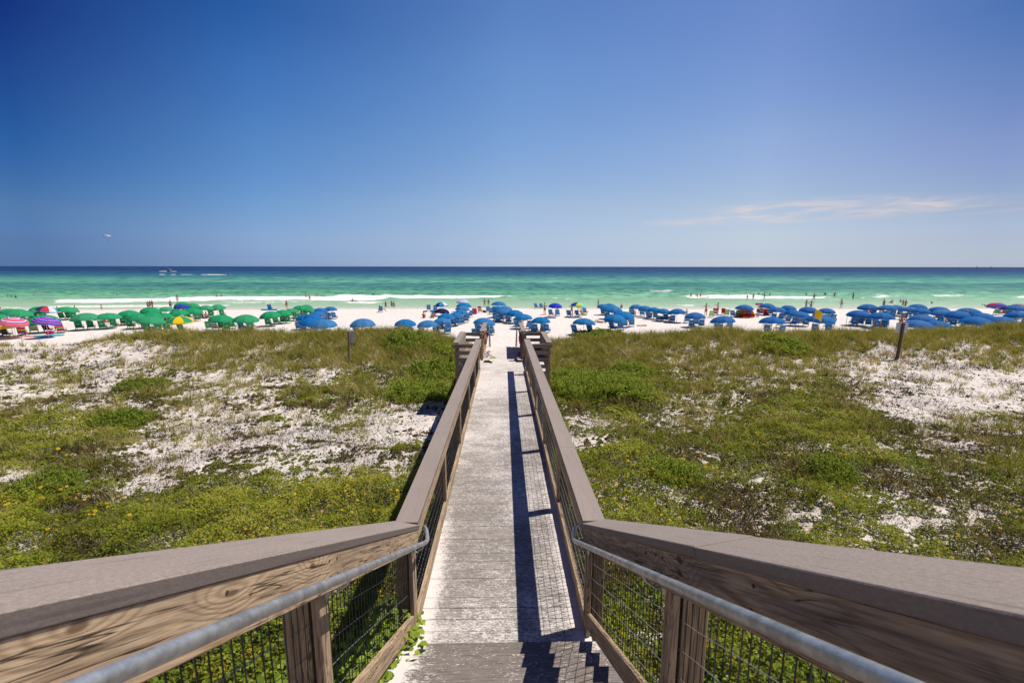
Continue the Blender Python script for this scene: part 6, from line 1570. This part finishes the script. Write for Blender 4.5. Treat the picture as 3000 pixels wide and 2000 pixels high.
# parasail
d = ray(314, 694); D_ = 900; c = np.array([0, 0, EZ]) + d * D_ / d[1]
par = tag(empty("parasail", tuple(c)), "white and yellow parasail hanging high in the sky over the sea at left", "parasail")
b = MB(); v = []; f = []; mi = []; R = 6.4; N = 16
for i in range(6):
    e = i / 5 * 1.25
    for j in range(N): a = 2 * math.pi * j / N; v.append((R * math.sin(e + .08) * math.cos(a), R * .8 * math.sin(e + .08) * math.sin(a), R * .62 * math.cos(e)))
for i in range(5):
    for j in range(N): f.append((i * N + j, i * N + (j + 1) % N, (i + 1) * N + (j + 1) % N, (i + 1) * N + j)); mi.append((0, 0, 1, 2, 0, 0)[(j // 2 + i) % 6])
me = bpy.data.meshes.new("canopy"); me.from_pydata(v, [], f); me.polygons.foreach_set('material_index', mi)
link("canopy", me, [FAB["white"], FAB["yellow"], FAB["royal"]], par, False)
b = MB(); [b.bar(v[5 * N + j], (.8 if j < N / 2 else 2.4, 0, -7.6), .03, n=3, caps=False) for j in range(0, N, 2)]; b.build("lines", HULL, par, keep=False)
b = MB(); b.bar((.6, 0, -7.6), (2.6, 0, -7.6), .06, n=5); b.build("bar", DARKH, par, keep=False)
person(322, 705, 'sit', 'brown', 's:magenta,t:black', "parasail passenger in dark clothes hanging below the canopy", 0, 1.75, 0, 'dark', at=c + np.array([1.6, 0, -8.9]))
for i, X in enumerate((1805, 1972)):
    px, py = zp('F', X, 190); p = at_sea(px, 788.0); p = p / p[1] * 5200; p[2] = 0
    o = tag(empty("distant_ship", tuple(p)), ["tiny grey ship on the horizon at right, left of the two", "tiny grey ship on the horizon at right, right of the two"][i], "ship", "ships on the horizon")
    b = MB(); vs = [(-14, -3, 0), (12, -3, 0), (12, 3, 0), (-14, 3, 0), (-15, -4, 4), (17, 0, 5), (17, 0.1, 5), (-15, 4, 4)]
    b.add(vs, [(3, 2, 1, 0), (4, 5, 6, 7), (0, 1, 5, 4), (2, 3, 7, 6), (0, 4, 7, 3), (1, 2, 6, 5)]); b.build("hull", DARKH, o, keep=False)
    b = MB(); b.box(-11, -3, -3, 3, 4, 12, c=.3); b.bar((-7, 0, 12), (-7, 0, 17), .4); b.build("wheelhouse", HULL, o, keep=False)

# ------------------------------------------------------------------ shoes and clothes left at the beach end of the walkway
def shoe(loc, rot, col, label, flip=False, lean=0.0):
    b = MB(); n = 10; o = tag(empty("sandal" if flip else "shoe", loc, rot), label, "sandal" if flip else "shoe", "footwear left at the beach end")
    prof = [(-.12, .030), (-.08, .036), (0, .030), (.07, .042), (.12, .036), (.145, .012)]
    vs = [(x, s * w_, z) for z in (0, .022) for x, w_ in prof for s in (-1, 1)]; m = len(prof) * 2; f = []
    for i in range(len(prof) - 1):
        a = 2 * i; f += [(a, a + 2, a + 3, a + 1), (m + a, m + a + 1, m + a + 3, m + a + 2), (a, m + a, m + a + 2, a + 2), (a + 1, a + 3, m + a + 3, m + a + 1)]
    f += [(0, 1, m + 1, m), (m - 2, 2 * m - 2, 2 * m - 1, m - 1)]; b.add(vs, f); q = b.build("sole", FAB[col if flip else "brown"], o, keep=False)
    b = MB()
    if flip: b.tube([(.0, -.035, .02), (.05, -.012, .05), (.085, 0, .024)], .006, 5); b.tube([(.0, .035, .02), (.05, .012, .05), (.085, 0, .024)], .006, 5); b.build("strap", FAB["black"], o, keep=False)
    else: b.ball((-.04, 0, .045), .05, 8, sc=(1.6, .75, .9)); b.ball((.07, 0, .03), .045, 8, sc=(1.5, .8, .7)); b.build("upper", FAB[col], o, keep=False)
    for c_ in o.children: c_.matrix_basis = Matrix.Rotation(lean, 4, 'Y')
    return o
zd = lambda y: deck_z(y) + .004
SH = [(-.60, 16.45, .5, "brown", "brown leather shoe on the boards, left one of the pair", 0), (-.50, 16.40, -.7, "brown", "brown leather shoe on the boards, right one of the pair", 0),
      (-.46, 17.55, 1.2, "lime", "lime green flip-flop, upper of two on the boards", 1), (-.38, 17.35, .4, "lime", "lime green flip-flop, lower of two on the boards", 1),
      (-.66, 17.5, 1.0, "grey", "grey sandal against the left kick board", 1), (-.62, 17.9, .2, "lav", "pale sandal against the left kick board", 1), (-.66, 18.3, .8, "black", "black sandal farther along the left kick board", 1),
      (-.64, 18.8, .3, "pink", "pink sandal farthest along the left kick board", 1),
      (.60, 16.5, .3, "black", "black shoe at the foot of the right inner post", 0), (.52, 16.65, -.4, "black", "second black shoe, nearer the middle of the boards on the right", 0),
      (.62, 17.2, .6, "white", "white shoe against the right kick board", 0), (.60, 17.7, 1.0, "black", "black flip-flop on the right of the boards", 1), (.63, 18.3, .1, "magenta", "magenta flip-flop by the right kick board", 1)]
for x, y, r, c_, lab, fl in SH: shoe((XC + x, y, zd(y)), r, c_, lab, bool(fl))
def hung(loc, w_, h, col, label, seed):
    r = random.Random(seed); v = []; f = []; n, m = 6, 6
    for i in range(n + 1):
        for j in range(m + 1):
            u, t = i / n, j / m; v.append((.02 * math.sin(u * 11 + seed) + .035 * math.sin(t * 3.1), -w_ / 2 + w_ * u * (1 - .25 * t) + .03 * r.random(), -h * t * (1 + .18 * math.sin(u * 5 + seed))))
    for i in range(n):
        for j in range(m): a = i * (m + 1) + j; f.append((a, a + 1, a + m + 2, a + m + 1))
    me = bpy.data.meshes.new("hung_garment"); me.from_pydata(v, [], f); o = link("hung_garment", me, FAB[col], None, False); o.location = loc
    md = o.modifiers.new("t", 'SOLIDIFY'); md.thickness = .02
    tag(o, label, "clothing", "clothes hung on the end railings")
for i, (s, y, h, col, lab) in enumerate([(-1, 17.4, .30, "orange", "orange and white garment hung on the left end railing"), (-1, 17.9, .45, "grey", "grey shirt hung on the left end railing"),
        (-1, 18.5, .5, "brown", "tan bag-like garment hung lower on the left end railing"), (-1, 19.2, .4, "black", "black garment farthest along the left end railing"),
        (1, 17.35, .4, "magenta", "magenta garment hung on the right end railing"), (1, 17.8, .5, "black", "black garment hung on the right end railing"),
        (1, 18.5, .5, "lav", "pale blue towel hung on the right end railing"), (1, 19.2, .5, "black", "black strap bag farthest along the right end railing")]):
    hung((XC + s * (.69), y, cap_z(y) - (.22 if s < 0 else .2)), .26, h * .8, col, lab, i)

# ------------------------------------------------------------------ labels that single out each repeat by colour, distance band and landmark
from collections import defaultdict
seg = defaultdict(list)
for o, kind, desc, px, band in PLACED:
    li = max(i for i, l in enumerate(LAND) if l[0] <= max(px, 0)); seg[(kind, desc, band, li)].append((px, o))
cnt = defaultdict(int)
for o, kind, desc, px, band in PLACED: cnt[desc] += 1
for (kind, desc, band, li), lst in seg.items():
    lst.sort(key=lambda t: t[0])
    for i, (px, o) in enumerate(lst):
        lm = LAND[li][1]
        if cnt[desc] == 1 and kind != "chair": lab = desc + ("" if kind == "umbrella" else "")
        else: lab = f"{desc} {band}, {ORD[min(i, 28)]} right of {lm}"
        if cnt[desc] == 1 and kind == "umbrella": lab = f"the only {desc}, {band}"
        o['label'] = lab; o['category'] = {"umbrella": "beach umbrella", "chair": "beach chair", "person": "person"}[kind]
